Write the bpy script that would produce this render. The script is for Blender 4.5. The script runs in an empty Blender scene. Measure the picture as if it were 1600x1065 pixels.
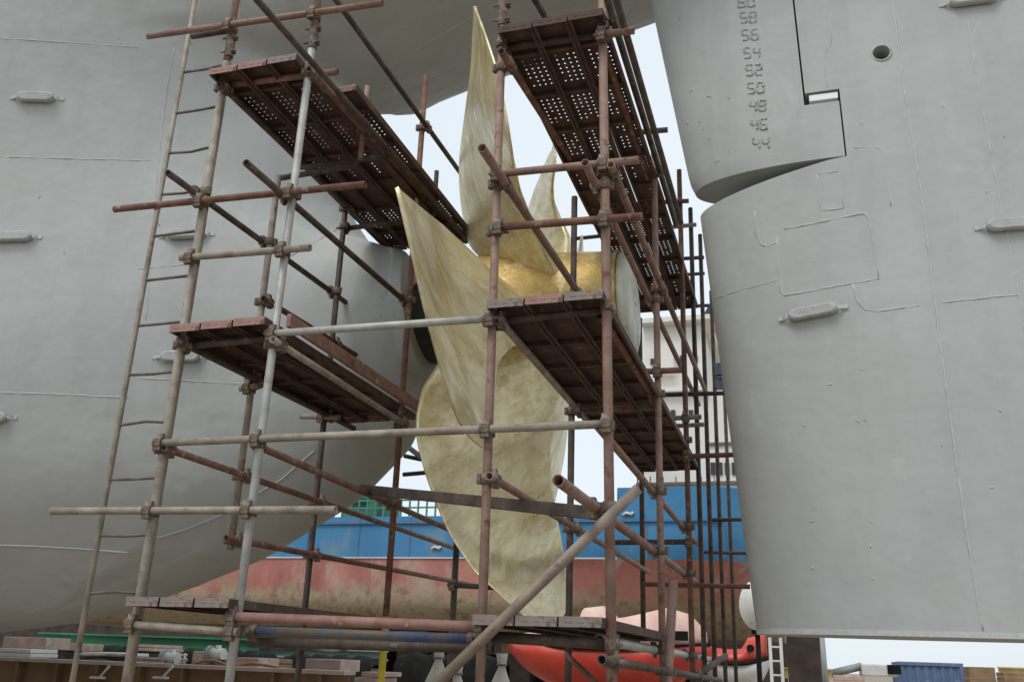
import bpy, bmesh, math, random
import numpy as np
from mathutils import Vector, Matrix
from mathutils.bvhtree import BVHTree
random.seed(7); rng = np.random.default_rng(7)
SC = bpy.context.scene; COL = SC.collection

# ---------------------------------------------------------------- camera
F, PITCH, ROLL, YAW = 1462.95, .328703, .0354621, .307592
def _axes():
    cp, sp = math.cos(PITCH), math.sin(PITCH); cr, sr = math.cos(ROLL), math.sin(ROLL)
    cy, sy = math.cos(YAW), math.sin(YAW)
    R = np.array([[cr, -sr, 0], [sr, cr, 0], [0, 0, 1]])
    h, r, u = R @ np.array([0, sp, cp]), R @ np.array([1., 0, 0]), R @ np.array([0, -cp, sp])
    return np.array([cy*r - sy*h, cy*h + sy*r, u])
AX = _axes(); EYE = np.array([0, 0, 1.6])
def ray(px, py): return AX @ np.array([px-800, py-532.5, F])
def at(px, py, axis, val):
    d = ray(px, py); i = 'XYZ'.index(axis); return EYE + d*((val-EYE[i])/d[i])
cam_d = bpy.data.cameras.new('camera'); cam = bpy.data.objects.new('camera', cam_d); COL.objects.link(cam)
cam_d.sensor_width = 36; cam_d.lens = F*36/1600; cam_d.clip_end = 3000; cam_d.clip_start = .05
M = Matrix([[AX[i][0], -AX[i][1], -AX[i][2]] for i in range(3)]).to_4x4(); M.translation = EYE
cam.matrix_world = M; SC.camera = cam

# ---------------------------------------------------------------- materials
def new_mat(name):
    m = bpy.data.materials.new(name); m.use_nodes = True; n = m.node_tree.nodes; l = m.node_tree.links
    return m, n, l, n['Principled BSDF']
def noise(n, l, scale, detail=6, rough=.6, stretch=None, dist=0, obj=True):
    tc = n.new('ShaderNodeTexCoord'); t = n.new('ShaderNodeTexNoise')
    t.inputs['Scale'].default_value = scale; t.inputs['Detail'].default_value = detail
    t.inputs['Roughness'].default_value = rough; t.inputs['Distortion'].default_value = dist
    v = tc.outputs['Object']
    if stretch:
        mp = n.new('ShaderNodeMapping'); mp.inputs['Scale'].default_value = stretch; l.new(v, mp.inputs['Vector']); v = mp.outputs['Vector']
    l.new(v, t.inputs['Vector']); return t.outputs['Fac']
def ramp(n, l, fac, stops):
    r = n.new('ShaderNodeValToRGB'); e = r.color_ramp.elements
    while len(e) < len(stops): e.new(.5)
    for el, (p, c) in zip(e, stops):
        el.position = p; el.color = (*c, 1) if len(c) == 3 else c
    l.new(fac, r.inputs['Fac']); return r.outputs['Color']
def mix(n, l, fac, a, b, mode='MIX'):
    m = n.new('ShaderNodeMix'); m.data_type = 'RGBA'; m.blend_type = mode
    if isinstance(fac, (int, float)): m.inputs[0].default_value = fac
    else: l.new(fac, m.inputs[0])
    for k, v in ((6, a), (7, b)):
        if isinstance(v, tuple): m.inputs[k].default_value = (*v, 1)
        else: l.new(v, m.inputs[k])
    return m.outputs[2]
def bump(n, l, bs, h, strength=.3, dist=.01, chain=None):
    b = n.new('ShaderNodeBump'); b.inputs['Strength'].default_value = strength; b.inputs['Distance'].default_value = dist
    l.new(h, b.inputs['Height'])
    if chain: l.new(chain, b.inputs['Normal'])
    l.new(b.outputs['Normal'], bs.inputs['Normal']); return b.outputs['Normal']
def mottled(name, c1, c2, scale=6, rough=.6, metal=0, stops=(.35, .65), c3=None, s3=20, p3=(.6, .68), bmp=.15, stretch=None, bd=.004):
    m, n, l, b = new_mat(name)
    col = ramp(n, l, noise(n, l, scale, stretch=stretch), [(stops[0], c1), (stops[1], c2)])
    if c3:
        f = ramp(n, l, noise(n, l, s3, stretch=stretch), [(p3[0], (0, 0, 0)), (p3[1], (1, 1, 1))])
        col = mix(n, l, f, col, c3)
    l.new(col, b.inputs['Base Color']); b.inputs['Roughness'].default_value = rough; b.inputs['Metallic'].default_value = metal
    if bmp: bump(n, l, b, noise(n, l, scale*8, 4), bmp, bd)
    return m
MT = {}
def hull_paint():
    m, n, l, b = new_mat('grey_hull_paint')
    big = ramp(n, l, noise(n, l, .7, 6, .6), [(.3, (.375, .395, .39)), (.7, (.445, .47, .463))])
    warm = ramp(n, l, noise(n, l, .45, 4, .6), [(.45, (0, 0, 0)), (.7, (1, 1, 1))])
    col = mix(n, l, mix(n, l, .5, (0, 0, 0), warm), big, (.40, .395, .375))
    streak = ramp(n, l, noise(n, l, 2.4, 7, .68, (1.6, 1.6, .22)), [(.46, (0, 0, 0)), (.72, (1, 1, 1))])
    col = mix(n, l, mix(n, l, .38, (0, 0, 0), streak), col, (.315, .325, .315))
    lite = ramp(n, l, noise(n, l, 1.6, 7, .7, None, .8), [(.60, (0, 0, 0)), (.68, (1, 1, 1))])
    col = mix(n, l, mix(n, l, .35, (0, 0, 0), lite), col, (.49, .515, .51))
    fl = ramp(n, l, noise(n, l, 8, 9, .72, None, .6), [(.655, (0, 0, 0)), (.69, (1, 1, 1))])
    area = ramp(n, l, noise(n, l, .75, 3), [(.49, (0, 0, 0)), (.60, (1, 1, 1))])
    fm = mix(n, l, 1., fl, area, 'MULTIPLY')
    col = mix(n, l, mix(n, l, .6, (0, 0, 0), fm), col, (.2, .2, .19))
    l.new(col, b.inputs['Base Color'])
    r = ramp(n, l, noise(n, l, 3, 5), [(.3, (.52, .52, .52)), (.7, (.7, .7, .7))]); l.new(r, b.inputs['Roughness'])
    b1 = bump(n, l, b, noise(n, l, 1.6, 3), .45, .05)
    b2 = bump(n, l, b, noise(n, l, 40, 5), .2, .004, b1)
    bump(n, l, b, fm, .5, .006, b2)
    return m
MT['hull'] = hull_paint()
MT['anode'] = mottled('painted_zinc', (.36, .375, .365), (.48, .50, .49), 9, .6, c3=(.25, .24, .22), s3=18, p3=(.6, .7), bmp=.7, bd=.01)
MT['weld'] = mottled('painted_weld', (.42, .44, .435), (.52, .54, .535), 30, .45, bmp=.4)
MT['mark'] = mottled('painted_weld_marks', (.345, .355, .35), (.435, .445, .44), 22, .55, bmp=.4)
def bronze():
    m, n, l, b = new_mat('ground_bronze')
    big = ramp(n, l, noise(n, l, 1.3, 6, .6), [(.34, (.56, .455, .22)), (.5, (.76, .65, .37)), (.68, (.90, .82, .57))])
    fine = ramp(n, l, noise(n, l, 3.2, 8, .72, (2.6, 2.6, .55), .35), [(.44, (.0, .0, .0)), (.58, (1, 1, 1))])
    col = mix(n, l, mix(n, l, .62, (0, 0, 0), fine), big, (.92, .85, .60))
    dk = ramp(n, l, noise(n, l, 4.5, 8, .75, (2.2, 2.2, .5), .5), [(.52, (0, 0, 0)), (.62, (1, 1, 1))])
    col = mix(n, l, mix(n, l, .42, (0, 0, 0), dk), col, (.40, .30, .13))
    pit = ramp(n, l, noise(n, l, 30, 5, .7), [(.61, (0, 0, 0)), (.67, (1, 1, 1))])
    area = ramp(n, l, noise(n, l, 1.1, 2), [(.46, (0, 0, 0)), (.58, (1, 1, 1))])
    col = mix(n, l, mix(n, l, .7, (0, 0, 0), mix(n, l, 1., pit, area, 'MULTIPLY')), col, (.25, .17, .06))
    l.new(col, b.inputs['Base Color']); b.inputs['Metallic'].default_value = .42
    r = ramp(n, l, noise(n, l, 4, 7, .7, (2, 2, .6)), [(.3, (.20, .20, .20)), (.7, (.50, .50, .50))]); l.new(r, b.inputs['Roughness'])
    b1 = bump(n, l, b, noise(n, l, 4, 8, .7, (2.4, 2.4, .5), .4), .35, .012); bump(n, l, b, noise(n, l, 70, 3), .25, .003, b1)
    return m
MT['bronze'] = bronze()
MT['hubgold'] = mottled('golden_bronze_hub', (.42, .27, .07), (.62, .46, .18), 5, .45, .4, c3=(.72, .62, .36), s3=7, p3=(.56, .66), bmp=.5, bd=.012)
MT['cap'] = mottled('pale_hub_cap', (.50, .51, .42), (.66, .66, .56), 6, .5, .1, c3=(.42, .33, .16), s3=5, p3=(.54, .68), bmp=.3)
TUBES = {
 'rust': mottled('rusty_tube', (.125, .055, .036), (.22, .115, .082), 9, .75, .1, c3=(.34, .28, .235), s3=16, p3=(.58, .70), bmp=.3),
 'dark': mottled('dark_tube', (.05, .037, .03), (.12, .088, .07), 9, .75, .1, c3=(.2, .17, .14), s3=14, p3=(.6, .72), bmp=.3),
 'pink': mottled('pinkish_rusty_tube', (.20, .115, .088), (.31, .205, .165), 7, .7, .1, c3=(.15, .07, .048), s3=14, p3=(.56, .66), bmp=.3),
 'grey': mottled('galvanised_tube', (.31, .31, .29), (.46, .45, .42), 8, .55, .25, c3=(.26, .19, .14), s3=11, p3=(.6, .72), bmp=.25),
 'tan': mottled('tan_scaly_tube', (.22, .185, .145), (.37, .325, .27), 10, .7, .1, c3=(.2, .12, .08), s3=15, p3=(.6, .68), bmp=.3),
 'mud': mottled('muddy_brown_tube', (.19, .15, .12), (.31, .255, .21), 8, .7, .1, c3=(.15, .09, .065), s3=14, p3=(.58, .68), bmp=.3),
 'red': mottled('red_brown_tube', (.20, .095, .075), (.30, .175, .145), 9, .65, .05, c3=(.48, .40, .36), s3=14, p3=(.62, .72), bmp=.25),
}
MT['coupler'] = mottled('rusty_coupler', (.09, .06, .045), (.2, .15, .12), 25, .7, .3, c3=(.33, .28, .22), s3=30, p3=(.56, .66), bmp=.5)
MT['bolt'] = mottled('steel_bolt', (.16, .13, .11), (.3, .26, .22), 30, .55, .5, bmp=.2)
MT['plank'] = mottled('rusty_plank_steel', (.06, .034, .026), (.13, .08, .062), 5, .8, .1, c3=(.28, .2, .17), s3=12, p3=(.62, .74), bmp=.3)
MT['plankpink'] = mottled('faded_red_plank', (.26, .14, .115), (.40, .27, .235), 9, .75, .05, c3=(.13, .07, .055), s3=16, p3=(.55, .64), bmp=.3)
MT['plankgrey'] = mottled('grey_plank_steel', (.19, .155, .135), (.29, .25, .22), 9, .7, .1, c3=(.12, .07, .055), s3=12, p3=(.5, .60), bmp=.3)
MT['rung'] = mottled('ladder_rung_steel', (.1, .085, .07), (.19, .165, .14), 12, .7, .2, bmp=.3)

# ---------------------------------------------------------------- object helpers
class MB:
    def __init__(s): s.v = []; s.f = []; s.smooth = []
    def add(s, vs, fs, smooth=False):
        o = len(s.v); s.v += [tuple(map(float, p)) for p in vs]; s.f += [tuple(i+o for i in f) for f in fs]; s.smooth += [smooth]*len(fs); return s
    def box(s, c, size, rot=None):
        c = Vector(c); h = Vector(size)/2; vs = []
        for x in (-1, 1):
            for y in (-1, 1):
                for z in (-1, 1):
                    p = Vector((x*h.x, y*h.y, z*h.z)); p = rot @ p if rot else p; vs.append(c+p)
        return s.add(vs, [(0, 1, 3, 2), (4, 6, 7, 5), (0, 4, 5, 1), (2, 3, 7, 6), (0, 2, 6, 4), (1, 5, 7, 3)])
    def cyl(s, a, b, r, n=12, r2=None, cap=True):
        a = Vector(a); b = Vector(b); d = (b-a).normalized(); u = d.orthogonal().normalized(); w = d.cross(u); r2 = r if r2 is None else r2
        vs = [a+(u*math.cos(t)+w*math.sin(t))*r for t in [2*math.pi*i/n for i in range(n)]] + [b+(u*math.cos(t)+w*math.sin(t))*r2 for t in [2*math.pi*i/n for i in range(n)]]
        s.add(vs, [(i, (i+1) % n, n+(i+1) % n, n+i) for i in range(n)], True)
        if cap:
            o = len(s.v)-2*n; s.f += [tuple(o+n-1-i for i in range(n)), tuple(o+n+i for i in range(n))]; s.smooth += [False]*2
        return s
    def tube(s, a, b, r, wall=.0045, n=14, depth=.35):
        a = Vector(a); b = Vector(b); d = (b-a).normalized(); u = d.orthogonal().normalized(); w = d.cross(u); ri = r-wall
        depth = min(depth, (b-a).length*.3)
        rings = [(a+d*depth, ri), (a, ri), (a, r), (b, r), (b, ri), (b-d*depth, ri)]; vs = []
        for c, rr in rings: vs += [c+(u*math.cos(t)+w*math.sin(t))*rr for t in [2*math.pi*i/n for i in range(n)]]
        fs = []; sm = []
        for k in range(5): fs += [(k*n+i, k*n+(i+1) % n, (k+1)*n+(i+1) % n, (k+1)*n+i) for i in range(n)]; sm += [k in (0, 2, 4)]*n
        fs += [tuple(n-1-i for i in range(n)), tuple(5*n+i for i in range(n))]; sm += [False]*2
        o = len(s.v); s.add(vs, fs); s.smooth[-len(fs):] = sm; return s
    def path(s, pts, r, n=7):
        pts = [Vector(p) for p in pts]; vs = []; m = len(pts)
        for i, p in enumerate(pts):
            d = (pts[min(i+1, m-1)]-pts[max(i-1, 0)]).normalized(); u = d.cross(Vector((.31, .17, .93))).normalized(); w = d.cross(u)
            vs += [p+(u*math.cos(t)+w*math.sin(t))*(r if np.isscalar(r) else r[i]) for t in [2*math.pi*k/n for k in range(n)]]
        s.add(vs, [(i*n+k, i*n+(k+1) % n, (i+1)*n+(k+1) % n, (i+1)*n+k) for i in range(m-1) for k in range(n)], True)
        o = len(s.v)-m*n; s.f += [tuple(o+n-1-i for i in range(n)), tuple(o+(m-1)*n+i for i in range(n))]; s.smooth += [True]*2; return s
    def prism(s, poly, a, b):
        """poly: list of 3-vectors; extruded by vector from a to b offsets"""
        a = Vector(a); b = Vector(b); n = len(poly); vs = [Vector(p)+a for p in poly]+[Vector(p)+b for p in poly]
        return s.add(vs, [tuple(n-1-i for i in range(n)), tuple(n+i for i in range(n))]+[(i, (i+1) % n, n+(i+1) % n, n+i) for i in range(n)])
    def grid(s, P, smooth=True, flip=False, close_u=False):
        P = np.asarray(P); a, b = P.shape[:2]; fs = []
        for i in range(a-1):
            for j in range(b if close_u else b-1):
                q = (i*b+j, i*b+(j+1) % b, (i+1)*b+(j+1) % b, (i+1)*b+j); fs.append(q[::-1] if flip else q)
        return s.add(P.reshape(-1, 3), fs, smooth)
    def mesh(s, name, mat, bevel=0):
        me = bpy.data.meshes.new(name); me.from_pydata(s.v, [], s.f); me.update()
        me.polygons.foreach_set('use_smooth', s.smooth); bm = bmesh.new(); bm.from_mesh(me)
        bmesh.ops.recalc_face_normals(bm, faces=bm.faces)
        if bevel: bmesh.ops.bevel(bm, geom=[e for e in bm.edges if e.is_manifold and e.calc_face_angle(0) > .6], offset=bevel, segments=2, affect='EDGES', profile=.6)
        bm.to_mesh(me); bm.free(); me.materials.append(mat); return me
    def obj(s, name, mat, parent=None, bevel=0, **k): return link(name, s.mesh(name, mat, bevel), parent, **k)
def link(name, me, parent=None, label=None, cat=None, group=None, kind=None):
    o = bpy.data.objects.new(name, me); COL.objects.link(o)
    if parent: 
        o.parent = parent; o.matrix_parent_inverse = Matrix.Translation(-parent.location)
    for k, v in (('label', label), ('category', cat), ('group', group), ('kind', kind)):
        if v: o[k] = v
    return o
def thing(name, loc, label, cat, group=None):
    o = bpy.data.objects.new(name, None); COL.objects.link(o); o.location = loc; o.empty_display_size = .2
    o['label'] = label; o['category'] = cat
    if group: o['group'] = group
    return o
def smoothstep(a, b, x): t = np.clip((x-a)/(b-a), 0, 1); return t*t*(3-2*t)

YC = 8.0; ZS = 4.77
# ---------------------------------------------------------------- the ship's stern (hull)
def build_hull():
    zk = [1.70, 1.80, 1.95, 2.45, 3.02, 3.5, 3.9, 4.1, 5.3, 5.45, 5.6, 6.0, 6.6, 7.1, 7.4, 7.55, 7.62, 7.73, 7.98, 8.40, 8.85, 9.6, 10.2, 11]
    xk = [-7.9, -7.1, -6.4, -5.0, -4.0, -3.52, -3.36, -3.32, -3.5, -3.7, -4.1, -4.38, -4.42, -4.42, -4.5, -4.6, -4.45, -3.95, -3.05, -1.4, .6, 3, 4.2, 5]
    Z = np.concatenate([np.linspace(1.70, 2.2, 22)[:-1], np.linspace(2.2, 7.3, 110)[:-1], np.linspace(7.3, 8.8, 60)[:-1], np.linspace(8.8, 11, 26)])
    XE = np.interp(Z, zk, xk)
    for _ in range(2): XE[1:-1] = .25*XE[:-2]+.5*XE[1:-1]+.25*XE[2:]
    T = np.linspace(0, 1, 110)**2.4
    zu = np.linspace(1.7, 7.68, 420); xu = np.interp(zu, zk, xk); ker = np.exp(-.5*(np.arange(-90, 91)/36.)**2); ker /= ker.sum()
    xu = np.convolve(np.pad(xu, 90, mode='reflect', reflect_type='odd'), ker, 'same')[90:-90]; XS = np.where(Z < 7.68, np.interp(Z, zu, xu), XE)
    w_c = lambda z: float(smoothstep(0, 1, (z-7.42)/.4)); P = []
    for z, xe, xsm in zip(Z, XE, XS):
        d0 = T*(xe+22); d = d0+(xsm-xe)*(1-np.exp(-(d0/1.3)**2)); d = np.maximum(d, d0*.2)
        dz = abs(z-ZS); w = np.exp(-d/1.1); b0 = math.sqrt(max(.66**2-dz*dz, 0))
        k = np.interp(z, [1.70, 1.8, 2.0, 2.5, 3.0, 3.5, 4.2, 4.8, 5.5, 6, 6.5, 7], [.45, .58, .68, .74, .72, .68, .62, .60, .62, .66, .70, .72])
        lin = np.interp(z, [1.7, 3, 4.8, 6.2, 7], [.12, .15, .17, .21, .22])
        b = b0*w + k*np.sqrt(d)*(1-w*float(smoothstep(.8, .3, dz))*.9) + lin*d
        d = d0*w_c(z)+d*(1-w_c(z)); X = xe-d0; S = 1.75
        ct = S*(1-np.exp(-d*1.35/S)) + .2*np.log1p(np.exp((-4.8-X)*2.5))/2.5
        w_ct = float(smoothstep(0, 1, (z-7.42)/.4)); b = b*(1-w_ct)+ct*w_ct
        P.append(np.stack([xe-d0, YC-b, np.full_like(d, z)], 1))
    P = np.array(P)
    for _ in range(40): P[1:-1, 14:, 1] = .25*P[:-2, 14:, 1]+.5*P[1:-1, 14:, 1]+.25*P[2:, 14:, 1]
    dzr = np.gradient(Z); Bn = YC-P[:, :, 1]; Bo = Bn.copy(); dd = T*20.
    for i, z in enumerate(Z):                                    # even the plating out along z, more so away from the trailing edge
        sg_ = np.minimum(np.clip((dd-.35)/1.6, 0, 1)*.75, max(0., (z-1.75)*.42)); X = P[i, :, 0]; num = np.zeros(len(T)); den = np.zeros(len(T))
        for k in np.nonzero(abs(Z-z) < 2.0)[0]:
            bb = np.interp(-X, -P[k, :, 0], Bn[k], left=-1); w_ = dzr[k]*np.exp(-.5*((Z[k]-z)/np.maximum(sg_, 1e-3))**2)*(bb >= 0); num += w_*np.maximum(bb, 0); den += w_
        Bo[i] = np.where(sg_ > .03, num/np.maximum(den, 1e-9), Bn[i])
    P[:, :, 1] = YC-Bo
    Q = P.copy(); Q[:, :, 1] = 2*YC-P[:, :, 1]
    mb = MB(); mb.grid(P); mb.grid(Q, flip=True)
    n = len(Z)
    mb.add([*P[:, 0], *Q[:, 0]], [(i, i+1, n+i+1, n+i) for i in range(n-1)], True)     # aft closing strip
    m = P.shape[1]
    mb.add([*P[0], *Q[0]], [(i, i+1, m+i+1, m+i) for i in range(m-1)], True)           # flat of bottom
    return mb
ship = thing('ship_stern', (-4, YC, 1.7), 'huge grey painted ship stern with a rounded skeg, raised above the propeller at the left', 'ship')
hull_mb = build_hull(); hull = hull_mb.obj('hull', MT['hull'], ship)
bm = bmesh.new(); bm.from_mesh(hull.data); bmesh.ops.remove_doubles(bm, verts=bm.verts, dist=.0008); bmesh.ops.recalc_face_normals(bm, faces=bm.faces); bm.to_mesh(hull.data); bm.free()
def bvh(o):
    me = o.data; return BVHTree.FromPolygons([v.co.copy() for v in me.vertices], [tuple(p.vertices) for p in me.polygons])
HB = bvh(hull)
def hit(tree, px, py):
    d = Vector(ray(px, py)).normalized(); r = tree.ray_cast(Vector(EYE), d)
    if r[0] is None: return None, None
    n = r[1]; n = n if n.dot(d) < 0 else -n
    return r[0], n
def seam(tree, pts, parent, r=.009, mat='weld', name='weld_seam', step=9, wob=.0016, **k):
    out = []
    for (a, b) in zip(pts[:-1], pts[1:]):
        n = max(2, int(math.hypot(b[0]-a[0], b[1]-a[1])/step))
        for i in range(n):
            t = i/n; h, nn = hit(tree, a[0]+(b[0]-a[0])*t, a[1]+(b[1]-a[1])*t)
            if h is not None: out.append(h-nn*r*.25+Vector(rng.normal(size=3)*wob))
    h, nn = hit(tree, *pts[-1])
    if h is not None: out.append(h-nn*r*.25)
    if len(out) < 2: return
    mb = MB(); mb.path(out, [r*(.75+.5*rng.random()) for _ in out], 6); return mb.obj(name, MT[mat], parent, **k)

def anode(tree, px, py, dirpx, parent, L=.36):
    p, n = hit(tree, px, py); q, _ = hit(tree, px+dirpx[0], py+dirpx[1])
    u = (q-p); u = (u-n*u.dot(n)).normalized(); w = n.cross(u); R = Matrix((u, w, n)).transposed()
    def T(x, y, z): return p+R @ Vector((x, y, z))
    mb = MB(); ring = []
    def lz(hl, hw, c): return [(-hl+c, -hw), (hl-c, -hw), (hl-c*.3, -hw*.6), (hl, 0), (hl-c*.3, hw*.6), (hl-c, hw), (-hl+c, hw), (-hl+c*.3, hw*.6), (-hl, 0), (-hl+c*.3, -hw*.6)]
    rings = [[T(x, y, z) for x, y in lz(L/2-dl, .05-dw, .045)] for z, dl, dw in ((.012, .008, .005), (.02, 0, 0), (.055, .004, .002), (.068, .02, .014))]
    mb.grid(np.array(rings), False, close_u=True); k = len(rings[0]); o = len(mb.v)-k
    mb.f += [tuple(range(o, o+k)), tuple(range(o-3*k+k-1, o-3*k-1, -1))]; mb.smooth += [False]*2
    a = mb.obj('anode', MT['anode'], parent)
    for s in (-1, 1):
        lm = MB(); 
        prof = [T(s*(L/2-.03), 0, .03), T(s*(L/2+.015), 0, .03), T(s*(L/2+.045), 0, .004), T(s*(L/2+.075), 0, .004)]
        for i in range(3):
            c = (prof[i]+prof[i+1])/2; d = prof[i+1]-prof[i]; dx = d.normalized(); dy = R @ Vector((0, 1, 0)); dzv = dx.cross(dy)
            lm.box(c, (d.length+.004, .03+.0015*i, .009), Matrix((dx, dy, dzv)).transposed())
        lm.obj('mounting_strap', MT['weld'], a)
    return a
for px, py, d in ((58, 154, (20, .5)), (22, 372, (20, -.5)), (292, 368, (20, -.8)), (283, 558, (20, 0)), (-18, 652, (20, 0))): anode(HB, px, py, d, ship)
for pts in ([(0, 60), (70, 64), (130, 68), (215, 74)], [(0, 245), (120, 248), (235, 251)], [(272, 75), (262, 130), (253, 200), (244, 290), (236, 400), (228, 500)],
            [(0, 613), (100, 616), (200, 621)], [(215, 590), (300, 595), (395, 600)], [(215, 420), (300, 412)], [(600, 110), (660, 72), (735, 28)],
            [(540, 160), (640, 140), (730, 100), (880, 50)], [(455, 400), (520, 362), (550, 332)], [(520, 595), (600, 599), (650, 600)]):
    seam(HB, pts, ship, .0055)

# rudder horn + rudder share one aerofoil
def le_x(z): return np.interp(z, [1.8, 5.75, 5.9, 8.1, 10.5], [-.41, -.765, -.83, -1.18, -1.6])
CH, TH = 4.6, .86
def half(s):
    s = np.clip(s, 0, 1); return TH/.2*CH/CH*(.2969*np.sqrt(s)-.1260*s-.3516*s**2+.2843*s**3-.1015*s**4)
def foil_loft(zs, x0f, x1f, n=40):
    """closed shell of the foil between x0(z) and x1(z); None = leading edge"""
    mb = MB(); rows = []
    for z in zs:
        le = le_x(z); a = le if x0f is None else x0f(z); b = x1f(z)
        t = np.linspace(0, 1, n); xs = a+(b-a)*(t**2 if x0f is None else t); h = half((xs-le)/CH)
        near = np.stack([xs, YC-h, np.full_like(xs, z)], 1); far = np.stack([xs, YC+h, np.full_like(xs, z)], 1)[::-1]
        rows.append(np.concatenate([near, far[:-1] if x0f is None else far]))
    P = np.array(rows); mb.grid(P, True, close_u=True); k = P.shape[1]
    for r, rev in ((0, True), (len(zs)-1, False)):
        idx = list(range(r*k, r*k+k)); mb.f.append(tuple(idx[::-1] if rev else idx)); mb.smooth.append(False)
    return mb
NF = 7.62                                           # the near face of the rudder stands about here
gx = lambda px, py: at(px, py, 'Y', NF)
zb = gx(1320, 245)[2]; zst = gx(1300, 152)[2]
x_gap0, x_gap1 = gx(1238, 0), gx(1255, 152)
gapx = lambda z: x_gap1[0]+(x_gap0[0]-x_gap1[0])*(z-x_gap1[2])/(x_gap0[2]-x_gap1[2])
stx = lambda z: gx(1320, 245)[0]+(gx(1310, 158)[0]-gx(1320, 245)[0])*(z-zb)/(zst-zb)
def up(a, b, n): return np.linspace(a, b, n)
def boolean(o, cutters):
    for c in cutters:
        md = o.modifiers.new('cut', 'BOOLEAN'); md.operation = 'DIFFERENCE'; md.object = c; md.solver = 'EXACT'
    dg = bpy.context.evaluated_depsgraph_get(); new = bpy.data.meshes.new_from_object(o.evaluated_get(dg)); o.modifiers.clear(); old = o.data; o.data = new
    bpy.data.meshes.remove(old)
    for c in cutters: bpy.data.objects.remove(c)
    new.name = o.name; new.polygons.foreach_set('use_smooth', [True]*len(new.polygons)); new.set_sharp_from_angle(angle=math.radians(28))
def xz_prism(pts): return MB().prism([Vector((x, 0, z)) for x, z in pts], (0, 6, 0), (0, 10, 0)).obj('cutter', MT['hull'])
horn_lo = gx(1230, 258)[2]; top_le = gx(1104, 311)[2]; top_st = zb-.02
horn = foil_loft(up(horn_lo, 10.2, 50), None, stx, 60).obj('rudder_horn', MT['hull'], ship)
boolean(horn, [xz_prism([(gapx(zst-.05), zst-.075), (4, zst-.075), (4, 11), (gapx(11), 11)])])
RB_TE = lambda z: le_x(z)+CH*.985
rud = thing('rudder', (.6, YC, 1.9), 'tall grey rudder blade with weld seams hanging at the right', 'rudder')
rb = foil_loft(up(1.90, 10.2, 90), None, RB_TE, 70).obj('rudder_blade', MT['hull'], rud)
g = .014; xs_ = stx(zb)
boolean(rb, [xz_prism([(-4, top_le-.02), (le_x(5.6), top_le), (xs_-.15, top_st-.02), (xs_+g, top_st), (stx(zst)+g, zst+.045), (gapx(zst)+g, zst+.045), (gapx(11)+g, 11), (-4, 11)])])
hp, hn = hit(bvh(rb), 1377, 83)
boolean(rb, [MB().cyl(hp+Vector((0, -.3, 0)), hp+Vector((0, .40, 0)), .072, 28).obj('cutter', MT['hull'])])
mb = MB(); a, b = gx(1264, 154), gx(1309, 151); mb.box((Vector(a)+Vector(b))/2+Vector((0, .065, -.012)), (b[0]-a[0], .2, .062)); mb.obj('joint_strip', mottled('white_joint_strip', (.82, .84, .84), (.9, .92, .92), 4, .5, bmp=0), rud, .004)  # white strip set into the gap of the rudder joint
RBV = bvh(rb); HNV = bvh(horn)
mb = MB(); mb.path([hp+Vector((.078*math.cos(t), -.004, .078*math.sin(t))) for t in np.linspace(0, 2*math.pi, 30)], .008, 6); mb.obj('hole_rim', MT['weld'], rud)
mb = MB()
pl = []
xs = np.linspace(0, 1, 40)**2*(RB_TE(1.9)-le_x(1.9)); hh = half(xs/CH)
outl = [(le_x(1.9)+x-.004, YC-h-.005) for x, h in zip(xs, hh)]+[(le_x(1.9)+x-.004, YC+h+.005) for x, h in zip(xs[::-1], hh[::-1])][:-1]
mb.prism([Vector((x, y, 0)) for x, y in outl], (0, 0, 1.862), (0, 0, 1.902)); mb.obj('bottom_plate', MT['weld'], rud)
for px, py, d in ((1270, 489, (20, -3.8)), (1519, 3, (20, -2.5)), (1580, 353, (20, -1.5))): anode(RBV, px, py, d, rud, .40)
for pts, r in (([(1395, 0), (1408, 110), (1440, 300), (1460, 460), (1478, 600), (1500, 760), (1518, 880), (1536, 984)], .010), ([(1512, 30), (1535, 170), (1570, 350), (1592, 460), (1602, 520)], .007),
            ([(1466, 473), (1530, 466), (1592, 460)], .007), ([(1214, 372), (1216, 420), (1219, 456), (1226, 461), (1260, 456), (1300, 448), (1373, 435), (1366, 390), (1359, 342), (1350, 333), (1290, 345), (1225, 358)], .007),
            ([(1179, 330), (1182, 368), (1190, 383), (1202, 384), (1213, 378)], .008), ([(1333, 443), (1338, 468), (1352, 484), (1372, 486), (1436, 477)], .007),
            ([(1335, 231), (1366, 228), (1378, 236), (1385, 262), (1392, 322)], .006), ([(1277, 272), (1310, 267), (1318, 325), (1282, 329), (1277, 272)], .005),
            ([(1290, 0), (1295, 40), (1299, 64), (1289, 84), (1289, 110), (1294, 146)], .005), ([(1108, 470), (1160, 452), (1214, 438)], .005), ([(1150, 880), (1160, 885)], .005)):
    seam(RBV, pts, rud, r)
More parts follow.
